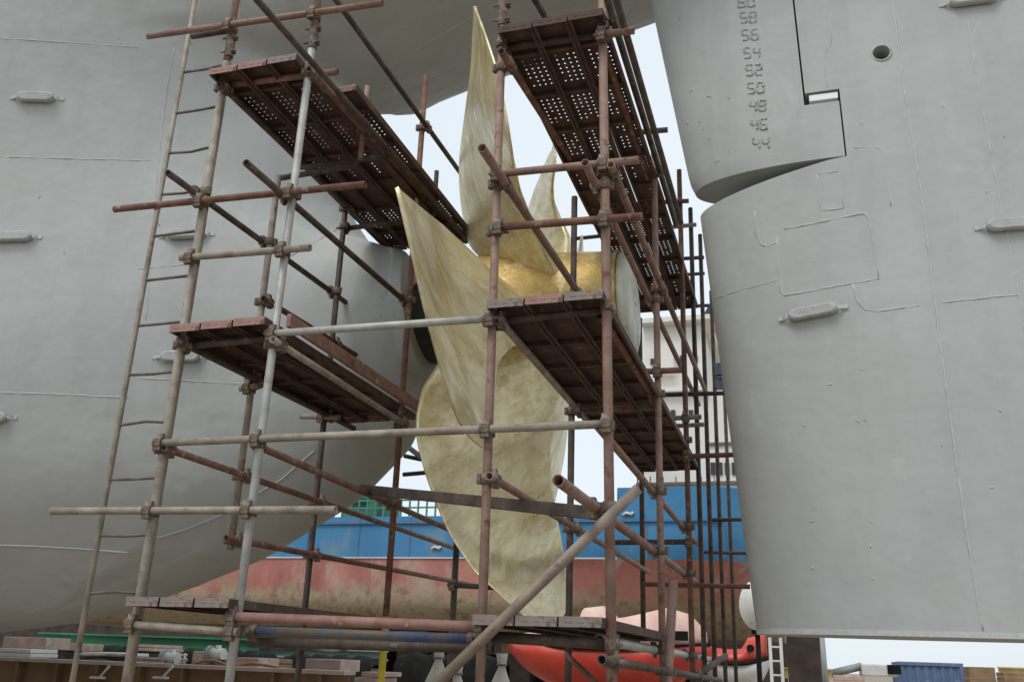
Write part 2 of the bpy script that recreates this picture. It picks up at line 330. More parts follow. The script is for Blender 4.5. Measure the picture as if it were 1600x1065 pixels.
# stray weld spots and scuffs left on the plating
def spots(tree, parent, pts, r, name='weld_spot', mat='weld'):
    for (px, py) in pts:
        a = rng.normal()*1.2+.6; L = 3+5*rng.random(); q = [(px, py), (px+L*.5*math.cos(a)+rng.normal(), py+L*.5*math.sin(a)+rng.normal()), (px+L*math.cos(a), py+L*math.sin(a))]
        seam(tree, q, parent, r, mat, name, step=3)
spots(RBV, rud, [(1265, 815), (1358, 812), (1359, 850), (1268, 885), (1325, 905), (1361, 902), (1420, 876), (1255, 664), (1337, 655), (1353, 652), (1275, 405), (1345, 575), (1470, 690), (1560, 640), (1540, 300), (1545, 95), (1570, 215), (1345, 195), (1470, 165), (1555, 760), (1300, 600)], .0055)
spots(HNV, ship, [(1060, 30), (1124, 118), (1105, 150), (1092, 190), (1098, 200), (1106, 212), (1075, 195), (1140, 152), (1118, 255), (1082, 140)], .006, 'scuff', 'mark')
spots(HB, ship, [(565+rng.random()*75, 420+rng.random()*90) for _ in range(16)]+[(100, 390), (195, 372), (420, 560), (330, 120), (160, 160), (60, 310)], .005, 'scuff', 'mark')
# raised draught figures on the horn
SEG = {'a': [(0, 1), (1, 1)], 'b': [(1, 1), (1, .5)], 'c': [(1, .5), (1, 0)], 'd': [(0, 0), (1, 0)], 'e': [(0, .5), (0, 0)], 'f': [(0, 1), (0, .5)], 'g': [(0, .5), (1, .5)]}
DIG = {'0': 'abcdef', '2': 'abged', '4': 'fgbc', '5': 'afgcd', '6': 'afgedc', '8': 'abcdefg'}
for txt, (px, py) in zip(('60', '58', '56', '54', '52', '50', '48', '46', '44'), ((1166, 4), (1169, 28), (1172, 55), (1175, 83), (1178, 110), (1181, 138), (1184, 166), (1186, 195), (1189, 225))):
    mb = MB()
    for k, ch in enumerate(txt):
        for sg in DIG[ch]:
            (x0, y0), (x1, y1) = SEG[sg]
            pts = []
            for t in np.linspace(.06, .94, 5):
                x = x0+(x1-x0)*t; y = y0+(y1-y0)*t
                h, nn = hit(HNV, px-12+k*14.5+x*9.5, py+8-y*16-(k*14.5+x*9.5)*.05)
                if h is not None: pts.append(h+Vector(rng.normal(size=3)*.002))
            if len(pts) > 1: mb.path(pts, [.0095*(.75+.5*rng.random()) for _ in pts], 6)
    mb.obj('draught_mark', MT['mark'], ship, label=None)

# ---------------------------------------------------------------- propeller
PP = dict(Yc=7.97, zc=4.717, R=2.895, t0=.754, ax=.021, ay=.025, rake=[-2.265, -2.526, -2.58, -2.441, -2.415], skew=[0., -.151, -.105, .122, -.151], phi=[.851, .668, .465, .281, .116], ch=[.853, 1.313, 1.714, 2.445, 2.928])
def lag(y, u):
    y = np.asarray(y); n = len(y); t = u*(n-1); i = np.clip(t.astype(int), 0, n-2); f = t-i
    ye = np.concatenate([[2*y[0]-y[1]], y, [2*y[-1]-y[-2]]]); a, b, c, d = ye[i], ye[i+1], ye[i+2], ye[i+3]
    return .5*((2*b)+(-a+c)*f+(2*a-5*b+4*c-d)*f*f+(-a+3*b-3*c+d)*f**3)
prop = thing('ship_propeller', (-2.4, 8, 4.76), 'big pale bronze ship propeller with six twisted skewed blades, standing between the scaffold towers', 'propeller')
TILT = Matrix.Translation((-2.0, PP['Yc'], PP['zc'])) @ Matrix.Rotation(-PP['ay'], 4, 'Y') @ Matrix.Rotation(PP['ax'], 4, 'Z')
# edge lines of the three blades seen best, root to tip, as they lie in the photo; each blade keeps its own depth and thickness
EDGE = {0: ([(735, 385), (722, 320), (719, 280), (720, 240), (728, 180), (737, 110), (739, 60), (742, 10)], [(885, 450), (860, 405), (832, 350), (812, 300), (802, 250), (793, 190), (779, 115), (759, 55), (742, 10)]),
        1: ([(812, 478), (765, 430), (725, 387), (690, 352), (655, 322), (620, 293)], [(850, 530), (800, 541), (777, 565), (771, 610), (767, 660), (757, 702), (742, 694), (715, 660), (690, 580), (665, 490), (653, 440), (640, 380), (628, 335), (620, 293)]),
        2: ([(690, 560), (660, 605), (650, 650), (651, 685), (665, 740), (680, 780), (700, 830), (740, 890), (800, 945), (838, 978)], [(858, 700), (861, 750), (868, 800), (880, 860), (886, 920), (886, 955), (868, 976), (838, 978)]),
        3: (None, [(846, 560), (880, 600), (888, 640), (884, 690), (868, 726), (859, 760), (864, 810), (874, 860)]),
        5: ([(822, 342), (835, 320), (850, 285), (862, 242), (868, 210), (872, 185)], [(890, 372), (874, 340), (864, 315), (863, 290), (869, 248), (873, 210), (872, 185)])}
def proj(Pw):
    c = (Pw-EYE) @ AX; return np.stack([800+F*c[:, 0]/c[:, 2], 532.5+F*c[:, 1]/c[:, 2]], 1), c[:, 2]
def resample(pl, t):
    pl = np.array(pl, float); L = np.concatenate([[0], np.cumsum(np.hypot(*np.diff(pl, axis=0).T))]); L /= L[-1]
    return np.stack([np.interp(t, L, pl[:, 0]), np.interp(t, L, pl[:, 1])], 1)
def blade_mesh(k):
    U = 1-(1-np.linspace(0, 1, 80))**1.25; r = .5+(PP['R']-.5)*U; rr = .36+(r-.5)*(PP['R']-.36)/(PP['R']-.5)
    ch = np.abs(lag(PP['ch'], U))*np.clip(1-np.clip((U-.5)/.5, 0, 1)**2.0, 0, 1)**.8; ch = np.maximum(ch, .02)
    phi = lag(PP['phi'], U); sk = lag(PP['skew'], U); xk = lag(PP['rake'], U); S = .5-.5*np.cos(np.linspace(0, 1, 33)*math.pi)
    tk = .20*(1-U)**1.3+.022; s = S-.5; W = np.array(TILT @ Matrix.Rotation(k*math.pi/3, 4, 'X')); Wi = np.linalg.inv(W)
    th = PP['t0']+sk[:, None]+s*ch[:, None]*np.cos(phi)[:, None]/r[:, None]; x = xk[:, None]+s*ch[:, None]*np.sin(phi)[:, None]+2.0
    C = np.stack([x, -rr[:, None]*np.sin(th), rr[:, None]*np.cos(th)], 2)
    if k in EDGE:
        Cw = C @ W[:3, :3].T+W[:3, 3]; dl = []
        for j, tgt in ((0, EDGE[k][0]), (-1, EDGE[k][1])):
            q, dep = proj(Cw[:, j]); L = np.concatenate([[0], np.cumsum(np.hypot(*np.diff(q, axis=0).T))]); L /= L[-1]
            if tgt is None: dl.append(np.zeros_like(q)); continue
            pl = [tuple(q[0])]+tgt+([tuple(q[-1])] if EDGE[k][0] is None else []); px = resample(pl, L)
            for _ in range(3): px[1:-1] = .25*px[:-2]+.5*px[1:-1]+.25*px[2:]
            dl.append((px-q)*dep[:, None]/F)
        for i in range(len(U)):
            d2 = dl[0][i][None]*(1-S)[:, None]+dl[1][i][None]*S[:, None]
            Cw[i] += d2[:, :1]*AX[:, 0][None]+d2[:, 1:]*AX[:, 1][None]
        C = (Cw-W[:3, 3]) @ Wi[:3, :3].T
    du = np.gradient(C, axis=0); ds = np.gradient(C, axis=1); N = np.cross(ds, du); N /= np.maximum(np.linalg.norm(N, axis=2, keepdims=True), 1e-9)
    for _ in range(6): N[1:-1, 1:-1] = .2*(N[1:-1, 1:-1]+N[:-2, 1:-1]+N[2:, 1:-1]+N[1:-1, :-2]+N[1:-1, 2:])
    pr = (np.sqrt(np.clip(1-(2*s)**2, 0, 1))**.8)[None]*tk[:, None]/2+.004
    P = np.concatenate([C+N*pr[..., None], (C-N*pr[..., None])[:, ::-1]], 1)
    mb = MB(); mb.grid(P, True, close_u=True); kk = P.shape[1]; mb.f.append(tuple(range((len(U)-1)*kk, len(U)*kk))); mb.smooth.append(True)
    return mb.mesh('blade', MT['bronze'])
bme = blade_mesh(4)
for k in range(6):
    o = link('blade', blade_mesh(k) if k in EDGE else bme, prop); o.matrix_parent_inverse = Matrix.Translation(-prop.location)
    o.matrix_basis = TILT @ Matrix.Rotation(k*math.pi/3, 4, 'X')
def lathe(mb, prof, n=56):
    P = [[(x, -r*math.sin(2*math.pi*j/n), r*math.cos(2*math.pi*j/n)) for j in range(n)] for x, r in prof]; mb.grid(np.array(P), True, close_u=True); return mb
hub = lathe(MB(), [(-1.15, .02), (-1.15, .50), (-1.1, .585), (-.9, .595), (-.8, .595), (-.2, .565), (.2, .53), (.48, .505), (.53, .50), (.53, .02)])
o = hub.obj('hub', MT['hubgold'], prop); o.matrix_basis = TILT
o = lathe(MB(), [(-1.62, .02), (-1.62, .40), (-1.16, .40), (-1.16, .02)]).obj('shaded_gap_sleeve', mottled('gap_shade_black', (.02, .018, .016), (.05, .045, .04), 8, .7, bmp=.2), prop); o.matrix_basis = TILT  # near-black sleeve, its colour stands in for the shaded gap behind the hub
cp = lathe(MB(), [(.532, .02), (.532, .47), (.545, .493), (.58, .49), (.61, .46), (.63, .40), (.64, .3), (.642, .02)])
o = cp.obj('hub_cap', MT['cap'], prop); o.matrix_basis = TILT
rg = lathe(MB(), [(.505, .49), (.505, .515), (.528, .515), (.528, .49)]); o = rg.obj('cap_flange', MT['hubgold'], prop); o.matrix_basis = TILT

#REST
# ---------------------------------------------------------------- scaffold
scaf = thing('scaffold', (-2.5, 5, 0), 'rusty tube and coupler scaffold of four tube rows built around the ship propeller', 'scaffold')
UPR = []; HOR = []
def T_(name, a, b, mat, r=.024, label=None):
    o = MB().tube(a, b, r).obj(name, TUBES[mat], scaf, label=label); return o
def upright(a, b, mat, z0=None, z1=None, r=.0262, label=None):
    a = np.array(a, float); b = np.array(b, float)
    if a[2] > b[2]: a, b = b, a
    d = (b-a)/(b[2]-a[2]); lo = a if z0 is None else a+d*(z0-a[2]); hi = b if z1 is None else a+d*(z1-a[2])
    UPR.append((lo, hi)); return T_('upright_tube', lo, hi, mat, r, label)
def cross(x0, y0, x1, y1, mat, Y=4.947, r=.024, name='cross_tube', label=None):
    a = at(x0, y0, 'Y', Y); b = at(x1, y1, 'Y', Y); HOR.append((a, b)); return T_(name, a, b, mat, r, label)
def deep(x0, y0, x1, y1, mat, X, r=.024, name='depth_tube', label=None):
    a = at(x0, y0, 'X', X); b = at(x1, y1, 'X', X); HOR.append((a, b)); return T_(name, a, b, mat, r, label)
def y5(px, py): return at(px, py, 'Y', 5)
X1, X2, X3, X4 = -3.92, -3.2, -1.72, -1.03
# front row
upright(y5(369.6, 0), y5(353, 103), 'pink', z1=7.4); upright(y5(354, 98), y5(197, 1065), 'tan', z0=0, r=.028)
upright(y5(497, 0), y5(489, 62), 'pink', z1=7.3); upright(y5(489.5, 58), y5(358, 1065), 'grey', z0=0, r=.027, label='pale galvanised upright tube')
upright(y5(786.5, 10), y5(785.8, 30), 'pink', z1=7.4); upright(y5(786, 20), y5(750, 1065), 'pink', z0=0)
upright(y5(941, 0), y5(956, 1065), 'pink', z0=0, z1=7.4, r=.028)
# rows behind
def col(X, Y, zt, zb, mat, r=.0262, lean=0, label=None): return upright((X, Y, zb), (X+lean, Y, zt), mat, r=r, label=label)
col(X1, 5.9, 5.27, 2.28, 'tan'); col(X1, 7.05, 5.55, 0, 'dark'); col(X2+.03, 5.86, 5.97, 5.3, 'pink', .02)
col(X2, 7.05, 6.88, 1.9, 'rust'); 
TUBES['yellow'] = mottled('yellow_painted_tube', (.50, .36, .03), (.62, .46, .06), 9, .6, bmp=.2)
TUBES['blue'] = mottled('worn_blue_tube', (.035, .065, .125), (.07, .11, .18), 9, .6, c3=(.13, .10, .08), s3=7, p3=(.46, .56), bmp=.2)
col(X2, 7.05, 1.86, 0, 'yellow', .028, label='yellow painted lower upright tube')
col(X2, 8.55, 2.75, 0, 'dark', .03); col(X2+.05, 7.35, 6.0, 5.45, 'dark', .022)
col(X3, 7.05, 5.4, 0, 'dark'); col(X3, 10.4, 5.5, 1.9, 'dark', .028)
col(X4, 7.05, 5.75, 0, 'pink'); col(X4, 8.85, 6.55, 0, 'rust'); col(X4, 9.85, 6.6, 0, 'dark'); col(X4, 10.9, 6.75, 0, 'dark'); col(X4, 12.2, 6.5, 0, 'dark'); col(X4+.02, 13.6, 6.3, 0, 'dark')
upright(at(1052, 905, 'Y', 6.85), at(1043, 1065, 'Y', 6.85), 'pink', z0=0, r=.034, label='short thick pinkish upright tube')
# tubes running across, front plane
cross(231, 57, 598, 5, 'pink'); cross(300, 57, 362, 47, 'dark', 5.06); cross(179, 327, 571, 288, 'rust'); cross(282, 403, 485, 387, 'tan'); cross(346, 134, 528, 112, 'pink', 5.053)
cross(283, 541, 440, 528, 'dark', 5.053); cross(424, 521, 772, 497, 'grey'); cross(775, 502, 950, 484, 'dark', 5.053); cross(246, 692, 950, 662, 'tan', label='tan scaly cross tube'); cross(81, 798, 525, 796, 'tan')
cross(205, 975, 372, 987, 'tan'); cross(362, 963, 756, 979, 'red', r=.029, label='red brown cross tube'); cross(395, 985, 740, 998, 'blue', 5.06, .028, label='worn blue cross tube')
cross(745, 993, 958, 1006, 'dark', 5.053, .03); cross(390, 1003, 770, 1012, 'dark', 5.35, .03)
cross(775, 272, 998, 250, 'pink'); cross(778, 355, 1004, 338, 'rust'); cross(780, 77, 945, 53, 'dark', 5.053); cross(932, 55, 991, 48, 'pink')
# across, further rows
cross(960, 210, 1043, 203, 'dark', 7.0); cross(1010, 317, 1076, 314, 'rust', 8.8); cross(1025, 357, 1088, 351, 'tan', 9.8); cross(1050, 405, 1100, 402, 'dark', 10.85); cross(1055, 430, 1101, 427, 'dark', 12.15); cross(1062, 479, 1108, 477, 'dark', 12.15)
cross(990, 581, 1064, 578, 'rust', 7.0); cross(1028, 617, 1132, 614, 'dark', 9.8); cross(1030, 654, 1096, 651, 'tan', 8.8); cross(1036, 666, 1100, 663, 'tan', 9.8); cross(1062, 713, 1148, 710, 'rust', 8.8)
cross(955, 847, 1078, 846, 'dark', 8.8); cross(1005, 912, 1172, 916, 'rust', 9.8); cross(1110, 812, 1168, 811, 'dark', 12.15); cross(1100, 862, 1170, 864, 'dark', 13.5); cross(880, 375, 1000, 362, 'dark', 10.35)
cross(440, 278, 560, 258, 'dark', 6.0); cross(540, 357, 640, 345, 'dark', 7.1); cross(470, 262, 612, 243, 'dark', 6.1, .022)
cross(700, 913, 780, 918, 'dark', 8.5); cross(630, 741, 700, 735, 'dark', 9.4); cross(632, 712, 680, 722, 'dark', 9.6)
cross(375, 607, 405, 602, 'tan', 5.85); cross(470, 650, 530, 652, 'tan', 7.0)
# tubes running away from the viewer
A, B = X1+.055, X2-.055
deep(262, 270, 562, 488, 'dark', X1-.055); deep(384, 254, 640, 477, 'dark', B); deep(343, 131, 612, 388, 'dark', A-.01); deep(482, 108, 728, 378, 'rust', X2+.055); deep(398, -4, 742, 387, 'dark', X2+.2, .022)
deep(522, -4, 722, 274, 'dark', X2+.055); deep(282, 534, 553, 669, 'dark', A); deep(426, 530, 632, 662, 'tan', X2+.055); deep(411, 466, 578, 568, 'dark', A)
deep(256, 699, 716, 858, 'rust', A); deep(404, 697, 712, 831, 'rust', B); deep(353, 840, 752, 916, 'rust', A)
C, D = X3+.055, X4-.055
deep(764, 743, 1013, 893, 'pink', C); deep(872, 750, 1086, 908, 'pink', D, .029); deep(753, 231, 908, 464, 'pink', C, .028)
deep(914, 254, 1092, 632, 'pink', D); deep(954, 257, 1103, 612, 'pink', X4+.055); deep(783, 80, 1010, 435, 'rust', C); deep(938, 60, 1075, 450, 'rust', D)
deep(946, -10, 1056, 350, 'dark', X4+.05); deep(960, -10, 1064, 348, 'dark', X4+.13); deep(832, -6, 880, 75, 'dark', C)
deep(782, 502, 915, 655, 'tan', C); deep(938, 492, 1088, 725, 'rust', D); deep(934, 666, 1090, 850, 'pink', D); deep(936, 999, 1112, 1030, 'grey', D, .03)
deep(940, 1030, 1126, 1062, 'dark', X4+.055)
# braces
a, b = at(998, 762, 'Y', 4.88), at(672, 1078, 'Y', 4.88); T_('brace_tube', a, b, 'mud', .029, 'long slanting front brace tube')
a, b = at(565, 764, 'Y', 6.75), at(945, 803, 'Y', 5.10)
MB().box((Vector(a)+Vector(b))/2, ((Vector(b)-Vector(a)).length, .05, .075), (Vector(b)-Vector(a)).to_track_quat('X', 'Z').to_matrix()).obj('brace_bar', TUBES['dark'], scaf, .006, label='dark flat bar tying both towers')
T_('brace_tube', at(885, 1022, 'Y', 7.0), at(935, 1070, 'Y', 6.6), 'rust', .02); T_('brace_tube', at(1075, 1064, 'Y', 8.9), at(1134, 1024, 'Y', 10), 'dark', .03)
T_('brace_tube', at(640, 700, 'Y', 9.5), at(690, 738, 'Y', 8.6), 'dark', .03)
# couplers where uprights meet the other tubes
def coupler_mesh():
    mb = MB(); r = .0335
    mb.cyl((0, 0, -.026), (0, 0, .026), r, 16); mb.box((-.042, 0, 0), (.03, .022, .046)); mb.box((.036, .012, 0), (.022, .03, .05))
    return mb.mesh('coupler', MT['coupler'], .002)
def clamp_mesh():
    mb = MB(); mb.cyl((-.027, 0, 0), (.027, 0, 0), .0335, 16); mb.box((0, 0, -.04), (.046, .022, .026)); mb.box((0, .008, .037), (.05, .03, .02)); return mb.mesh('coupler_clamp', MT['coupler'], .002)
def bolt_mesh():
    mb = MB(); mb.cyl((-.052, -.05, 0), (-.052, .045, 0), .0075, 8); mb.cyl((-.052, -.034, 0), (-.052, -.02, 0), .0155, 6); mb.cyl((-.052, .018, 0), (-.052, .032, 0), .014, 6); return mb.mesh('bolt', MT['bolt'])
CM, KM, BM_ = coupler_mesh(), clamp_mesh(), bolt_mesh(); NC = 0
def closest(p1, q1, p2, q2):
    d1, d2, r = q1-p1, q2-p2, p1-p2; a, e, f = d1@d1, d2@d2, d2@r; c, b = d1@r, d1@d2; den = a*e-b*b
    s = np.clip((b*f-c*e)/den, 0, 1) if den > 1e-9 else 0; t = np.clip((b*s+f)/e, 0, 1); s = np.clip((b*t-c)/a, 0, 1); return p1+d1*s, p2+d2*t, s
cand = []
for (p, q) in UPR:
    for (a, b) in HOR:
        u, v, s = closest(p, q, a, b); dd = np.linalg.norm(u-v)
        if dd < .1 and u[2] > 1.35: cand.append((np.linalg.norm(u-EYE), u, v, q-p, b-a))
cand.sort(key=lambda c: c[0])
for _, u, v, du, dh in cand[:98]:
    g = Vector(v-u); g = g-Vector(du).normalized()*g.dot(Vector(du).normalized()); g = g.normalized() if g.length > 1e-3 else Vector((0, -1, 0))
    z = Vector(du).normalized(); x = g; y = z.cross(x); Ru = Matrix((-x, -y, z)).transposed().to_4x4()
    if rng.random() < .5: Ru = Ru @ Matrix.Rotation(math.pi*.5*(rng.random()-.5), 4, 'Z')
    o = link('coupler', CM, scaf); o.matrix_basis = Matrix.Translation(u) @ Ru @ Matrix.Diagonal((1.12, 1.12, 1.12, 1))
    h = Vector(dh).normalized(); zz = h.cross(g).normalized(); 
    k = link('clamp', KM, o); k.matrix_parent_inverse = Matrix.Identity(4)
    yy = zz.cross(h); k.matrix_basis = (Matrix.Translation(u) @ Ru @ Matrix.Diagonal((1.12, 1.12, 1.12, 1))).inverted() @ (Matrix.Translation(v) @ Matrix((h, yy, zz)).transposed().to_4x4() @ Matrix.Diagonal((1.12, 1.12, 1.12, 1)))
    bo = link('bolt', BM_, o); bo.matrix_parent_inverse = Matrix.Identity(4); bo.matrix_basis = Matrix.Identity(4)
for px, py in ((360, 72), (490, 58), (785.6, 22)):
    c = y5(px, py); d = np.array([0, 0, 1.]); mb = MB(); mb.cyl(c-d*.10, c+d*.10, .033, 16); 
    for s in (-.06, .06): mb.cyl(c+np.array([-.06, -.02, s]), c+np.array([.06, -.02, s]), .008, 8); mb.box(c+np.array([.04, 0, s]), (.02, .03, .03))
    mb.obj('sleeve_coupler', MT['coupler'], scaf, .002)

# ---------------------------------------------------------------- steel planks
def plank_mesh(L, W=.226, holes=True):
    mb = MB(); H = .05; t = .002
    def sheet(y0, y1): 
        mb.add([(-W/2, y0, H), (W/2, y0, H), (W/2, y1, H), (-W/2, y1, H)], [(0, 1, 2, 3)])
    if holes:
        nx, cw = 4, .043; m0 = -nx*cw/2; y = .32
        sheet(0, y); k = 0
        shut = set()
        while y+.05 < L-.15:
            if k % 9 == 0: shut = {i for i in range(nx) if rng.random() < .13} if rng.random() < .8 else set(range(nx))
            if k % 9 == 8: sheet(y, y+.1); y += .1; k += 1; continue
            mb.add([(-W/2, y, H), (m0, y, H), (m0, y+.05, H), (-W/2, y+.05, H), (-m0, y, H), (W/2, y, H), (W/2, y+.05, H), (-m0, y+.05, H)], [(0, 1, 2, 3), (4, 5, 6, 7)])
            for i in range(nx):
                cx, cy = m0+cw*(i+.5), y+.025; a, b = cw/2, .025
                if i in shut or rng.random() < .10: mb.add([(cx-a, cy-b, H), (cx+a, cy-b, H), (cx+a, cy+b, H), (cx-a, cy+b, H)], [(0, 1, 2, 3)]); continue
                o = [(cx-a, cy-b), (cx, cy-b), (cx+a, cy-b), (cx+a, cy), (cx+a, cy+b), (cx, cy+b), (cx-a, cy+b), (cx-a, cy)]
                r = .0064; q = [(cx+r*math.cos(t_), cy+r*math.sin(t_)) for t_ in [math.radians(225+45*j) for j in range(8)]]
                mb.add([(x, yy, H) for x, yy in o]+[(x, yy, H) for x, yy in q], [(j, (j+1) % 8, 8+(j+1) % 8, 8+j) for j in range(8)])
            y += .05; k += 1
        sheet(y, L)
    else: sheet(0, L)
    for s in (-1, 1):
        mb.box((s*(W/2-.002), L/2, H/2-.001), (.004, L, H)); mb.box((s*(W/2-.012), L/2, .002), (.0155, L-.002, .004))
    yy = .3
    while yy < L-.1: mb.box((0, yy, H-.018), (W-.012, .03, .03)); yy += .5
    return mb.mesh('plank_deck', MT['plank'])
PM = {}
def plank(x, y0, y1, z, label, group, end='plankpink', holes=True, tilt=0, mat=None):
    L = round(y1-y0, 2); key = (L, holes)
    if key not in PM: PM[key] = plank_mesh(L, holes=holes)
    t = thing('scaffold_plank', (x, y0, z), label, 'scaffold plank', group); t.rotation_euler = (0, tilt, rng.normal()*.004)
    d = link('deck', PM[key], t); d.matrix_parent_inverse = Matrix.Identity(4)
    for yy, nm in ((-.004, 'end_plate'), (L+.004, 'end_plate')):
        mb = MB(); mb.box((0, yy, .0245), (.227, .006, .053)); 
        for s in (-1, 0, 1): mb.box((s*.062, yy+(-.003 if yy < 0 else .003), .026), (.035, .004, .012))
        e = mb.obj(nm, MT[end], t, .0015); e.matrix_parent_inverse = Matrix.Identity(4)
    return t
pos = ('left', 'middle', 'right')
for i, x in enumerate((-3.80, -3.56, -3.32)):
    plank(x, 4.86, 8.0, 5.53+.004*i, f'perforated rusty plank, {pos[i]} of three at the front of the upper left platform', 'planks of the upper left platform', ('plankpink', 'plankpink', 'plankgrey')[i])
    plank(x, 4.88, 7.38, 3.565+.004*i, f'rusty solid plank, {pos[i]} of three on the middle left platform', 'planks of the middle left platform', holes=False)
    plank(x, 4.88, 7.38, 1.835, f'grey ended plank, {pos[i]} of three on the lowest left platform', 'planks of the lowest left platform', 'plankgrey', holes=False)
plank(-3.07, 5.3, 8.0, 5.535, 'perforated rusty plank outside the upright on the right edge of upper left platform', 'planks of the upper left platform')
mbt = MB(); t = thing('toe_board', (X2+.085, 5.0, 3.57), 'long reddish toe board on edge along the middle left platform', 'toe board')
mbt.box((X2+.09, 6.2, 3.635), (.03, 2.4, .09)); mbt.obj('board', TUBES['red'], t, .004)
mbt = MB(); mbt.box((X2+.09, 5.9, 3.62), (.05, .04, .05)); mbt.obj('bracket', MT['coupler'], t)
for i, x in enumerate((-1.60, -1.365, -1.13)):
    plank(x, 4.86, 7.5, 5.475+.004*i, f'near perforated plank, {pos[i]} of three under the top right platform', 'planks of the upper right platform', ('plank', 'plank', 'plank')[i])
    plank(x, 7.52, 10.16, 5.48+.004*i, f'far perforated plank, {pos[i]} of three under the top right platform', 'planks of the upper right platform', 'plank')
    plank(x, 4.88, 7.38, 3.56+.004*i, f'near dark rusty plank, {pos[i]} of three on the middle right platform', 'planks of the middle right platform', ('plankgrey', 'plankpink', 'plankgrey')[i], holes=False)
    plank(x, 7.40, 9.9, 3.56+.004*i, f'far dark rusty plank, {pos[i]} of three on the middle right platform', 'planks of the middle right platform', 'plank', holes=False)
    plank(x, 4.88, 7.38, 1.775, f'grey ended plank, {pos[i]} of three on the lowest right platform', 'planks of the lowest right platform', 'plankgrey', holes=False)

# ---------------------------------------------------------------- ladder
lad = thing('ladder', tuple(at(115, 1065, 'Y', 5.3)*np.array([1, 1, 0])), 'long thin steel ladder lashed beside the leftmost scaffold upright', 'ladder')
LY = 5.16
def line_ext(p, q, z0, z1): d = (q-p)/(q[2]-p[2]); return p+d*(z0-p[2]), p+d*(z1-p[2])
la, lb = line_ext(at(113, 1065, 'Y', LY), at(305, 0, 'Y', LY), .0, 7.1); MB().tube(la, lb, .0185).obj('rail', TUBES['tan'], lad)
ra, rb_ = line_ext(at(203, 1065, 'Y', LY), at(374, 0, 'Y', LY), .0, 7.1); MB().tube(ra, rb_, .0185).obj('rail', TUBES['tan'], lad)
zr = [at(300, 111, 'Y', LY)[2]]
for yl, xl in ((175, 290), (237, 280), (302, 267), (368, 253), (437, 240), (508, 227), (585, 210), (664, 196), (749, 178), (836, 162), (927, 145), (1022, 123)): zr.append(at(xl, yl, 'Y', LY)[2])
zr = [zr[0]+2*(zr[0]-zr[1]), zr[0]+(zr[0]-zr[1])]+zr+[zr[-1]-.29*i for i in (1, 2, 3)]
for z in zr:
    p = la+(lb-la)*(z-la[2])/(lb[2]-la[2]); q = ra+(rb_-ra)*(z+.005-ra[2])/(rb_[2]-ra[2])
    mdl = (p+q)/2+np.array([0, 0, .008*rng.normal()]); MB().path([p, p+(mdl-p)*.7, mdl, q], .0105, 8).obj('rung', MT['rung'], lad)
for py in (330, 60):
    c = (la+(lb-la)*(at(260, py, 'Y', LY)[2]-la[2])/(lb[2]-la[2])); mb = MB(); mb.path([c+np.array([.022*math.cos(t), .022*math.sin(t), .004*t]) for t in np.linspace(0, 12, 40)]+[c+np.array([.04, -.02, -.03]), c+np.array([.03, -.02, -.09]), c+np.array([.06, -.01, -.13])], .0025, 5); mb.obj('lashing_wire', MT['rung'], lad)

# rope over the skeg
def rope(pts, tree, r, label):
    out = []
    for (a, b) in zip(pts[:-1], pts[1:]):
        for t in np.linspace(0, 1, 8)[:-1]:
            h, n = hit(tree, a[0]+(b[0]-a[0])*t, a[1]+(b[1]-a[1])*t)
            if h is not None: out.append(h+n*r)
    MB_ = MB(); MB_.path(out, r, 6); return MB_.obj('rope', mottled('pale_rope', (.48, .49, .48), (.6, .6, .58), 20, .8, bmp=.2), label=label, cat='rope')
rope([(-5, 850), (60, 852), (130, 856), (215, 863)], HB, .009, 'pale rope lying level along the lower left hull')
rope([(236, 842), (290, 826), (345, 804), (440, 748), (500, 696)], HB, .006, 'thin pale rope rising across the skeg behind the scaffold')
# low pieces standing about the dock
# ---------------------------------------------------------------- far cargo ship
def band(name, c1, c2, c3=None, p3=(.55, .66), s3=.6, sc=.35, rough=.6, st=(1, 1, .5)): return mottled(name, c1, c2, sc, rough, c3=c3, s3=s3, p3=p3, bmp=0, stretch=st)
FY = 34.
fz = lambda px, py, Y=FY: at(px, py, 'Y', Y)
fx0, fx1 = fz(-40, 930)[0], fz(1215, 930)[0]
z_top, z_mid, z_bot = fz(640, 806)[2], fz(700, 872)[2], fz(700, 982)[2]; z_hi = fz(1050, 760)[2]; xstep = fz(964, 800)[0]
fs = thing('cargo_ship', (0, FY+6, z_bot), 'blue and faded red cargo ship in dry dock, far behind the propeller', 'ship')
def far_hull(za, zb_, n, name, mat, mono=False):
    xs = np.concatenate([np.linspace(fx0, xstep-.01, 40), np.linspace(xstep+.01, fx1, 30)]); P = []
    for v in np.linspace(0, 1, n):
        row = []
        for x in xs:
            zt = zb_(x); zl = za(x); z = zl+(zt-zl)*v
            taper = smoothstep(fz(760, 900)[0], fx1+2, x); ts = smoothstep(fz(330, 900)[0], fx0-2, x)
            below = max(0, z_mid+.3-z); bil = max(0, (z_bot+1.1-z)/1.1)
            y = FY + taper*(below*1.25) + .55*bil**2*1.6 + ts*below*.9 + .0*v + max(0, x-(fx1-2.5))**2*.35
            row.append((x, y, z))
        P.append(row)
    P = np.array(P); mb = MB(); mb.grid(P, True); Q = P.copy(); Q[..., 1] = 2*(FY+7)-P[..., 1]; mb.grid(Q, True, True)
    for j in (0, -1): mb.grid(np.array([P[:, j], Q[:, j]]), False)
    for i in (0, -1): mb.grid(np.array([P[i], Q[i]]), False)
    return mb.obj(name, mat, fs)
topz = lambda x: z_hi if x > xstep else z_top
far_hull(lambda x: z_mid, topz, 6, 'topside', band('blue_topside_paint', (.035, .17, .34), (.055, .23, .43), (.15, .25, .33), (.62, .74)))
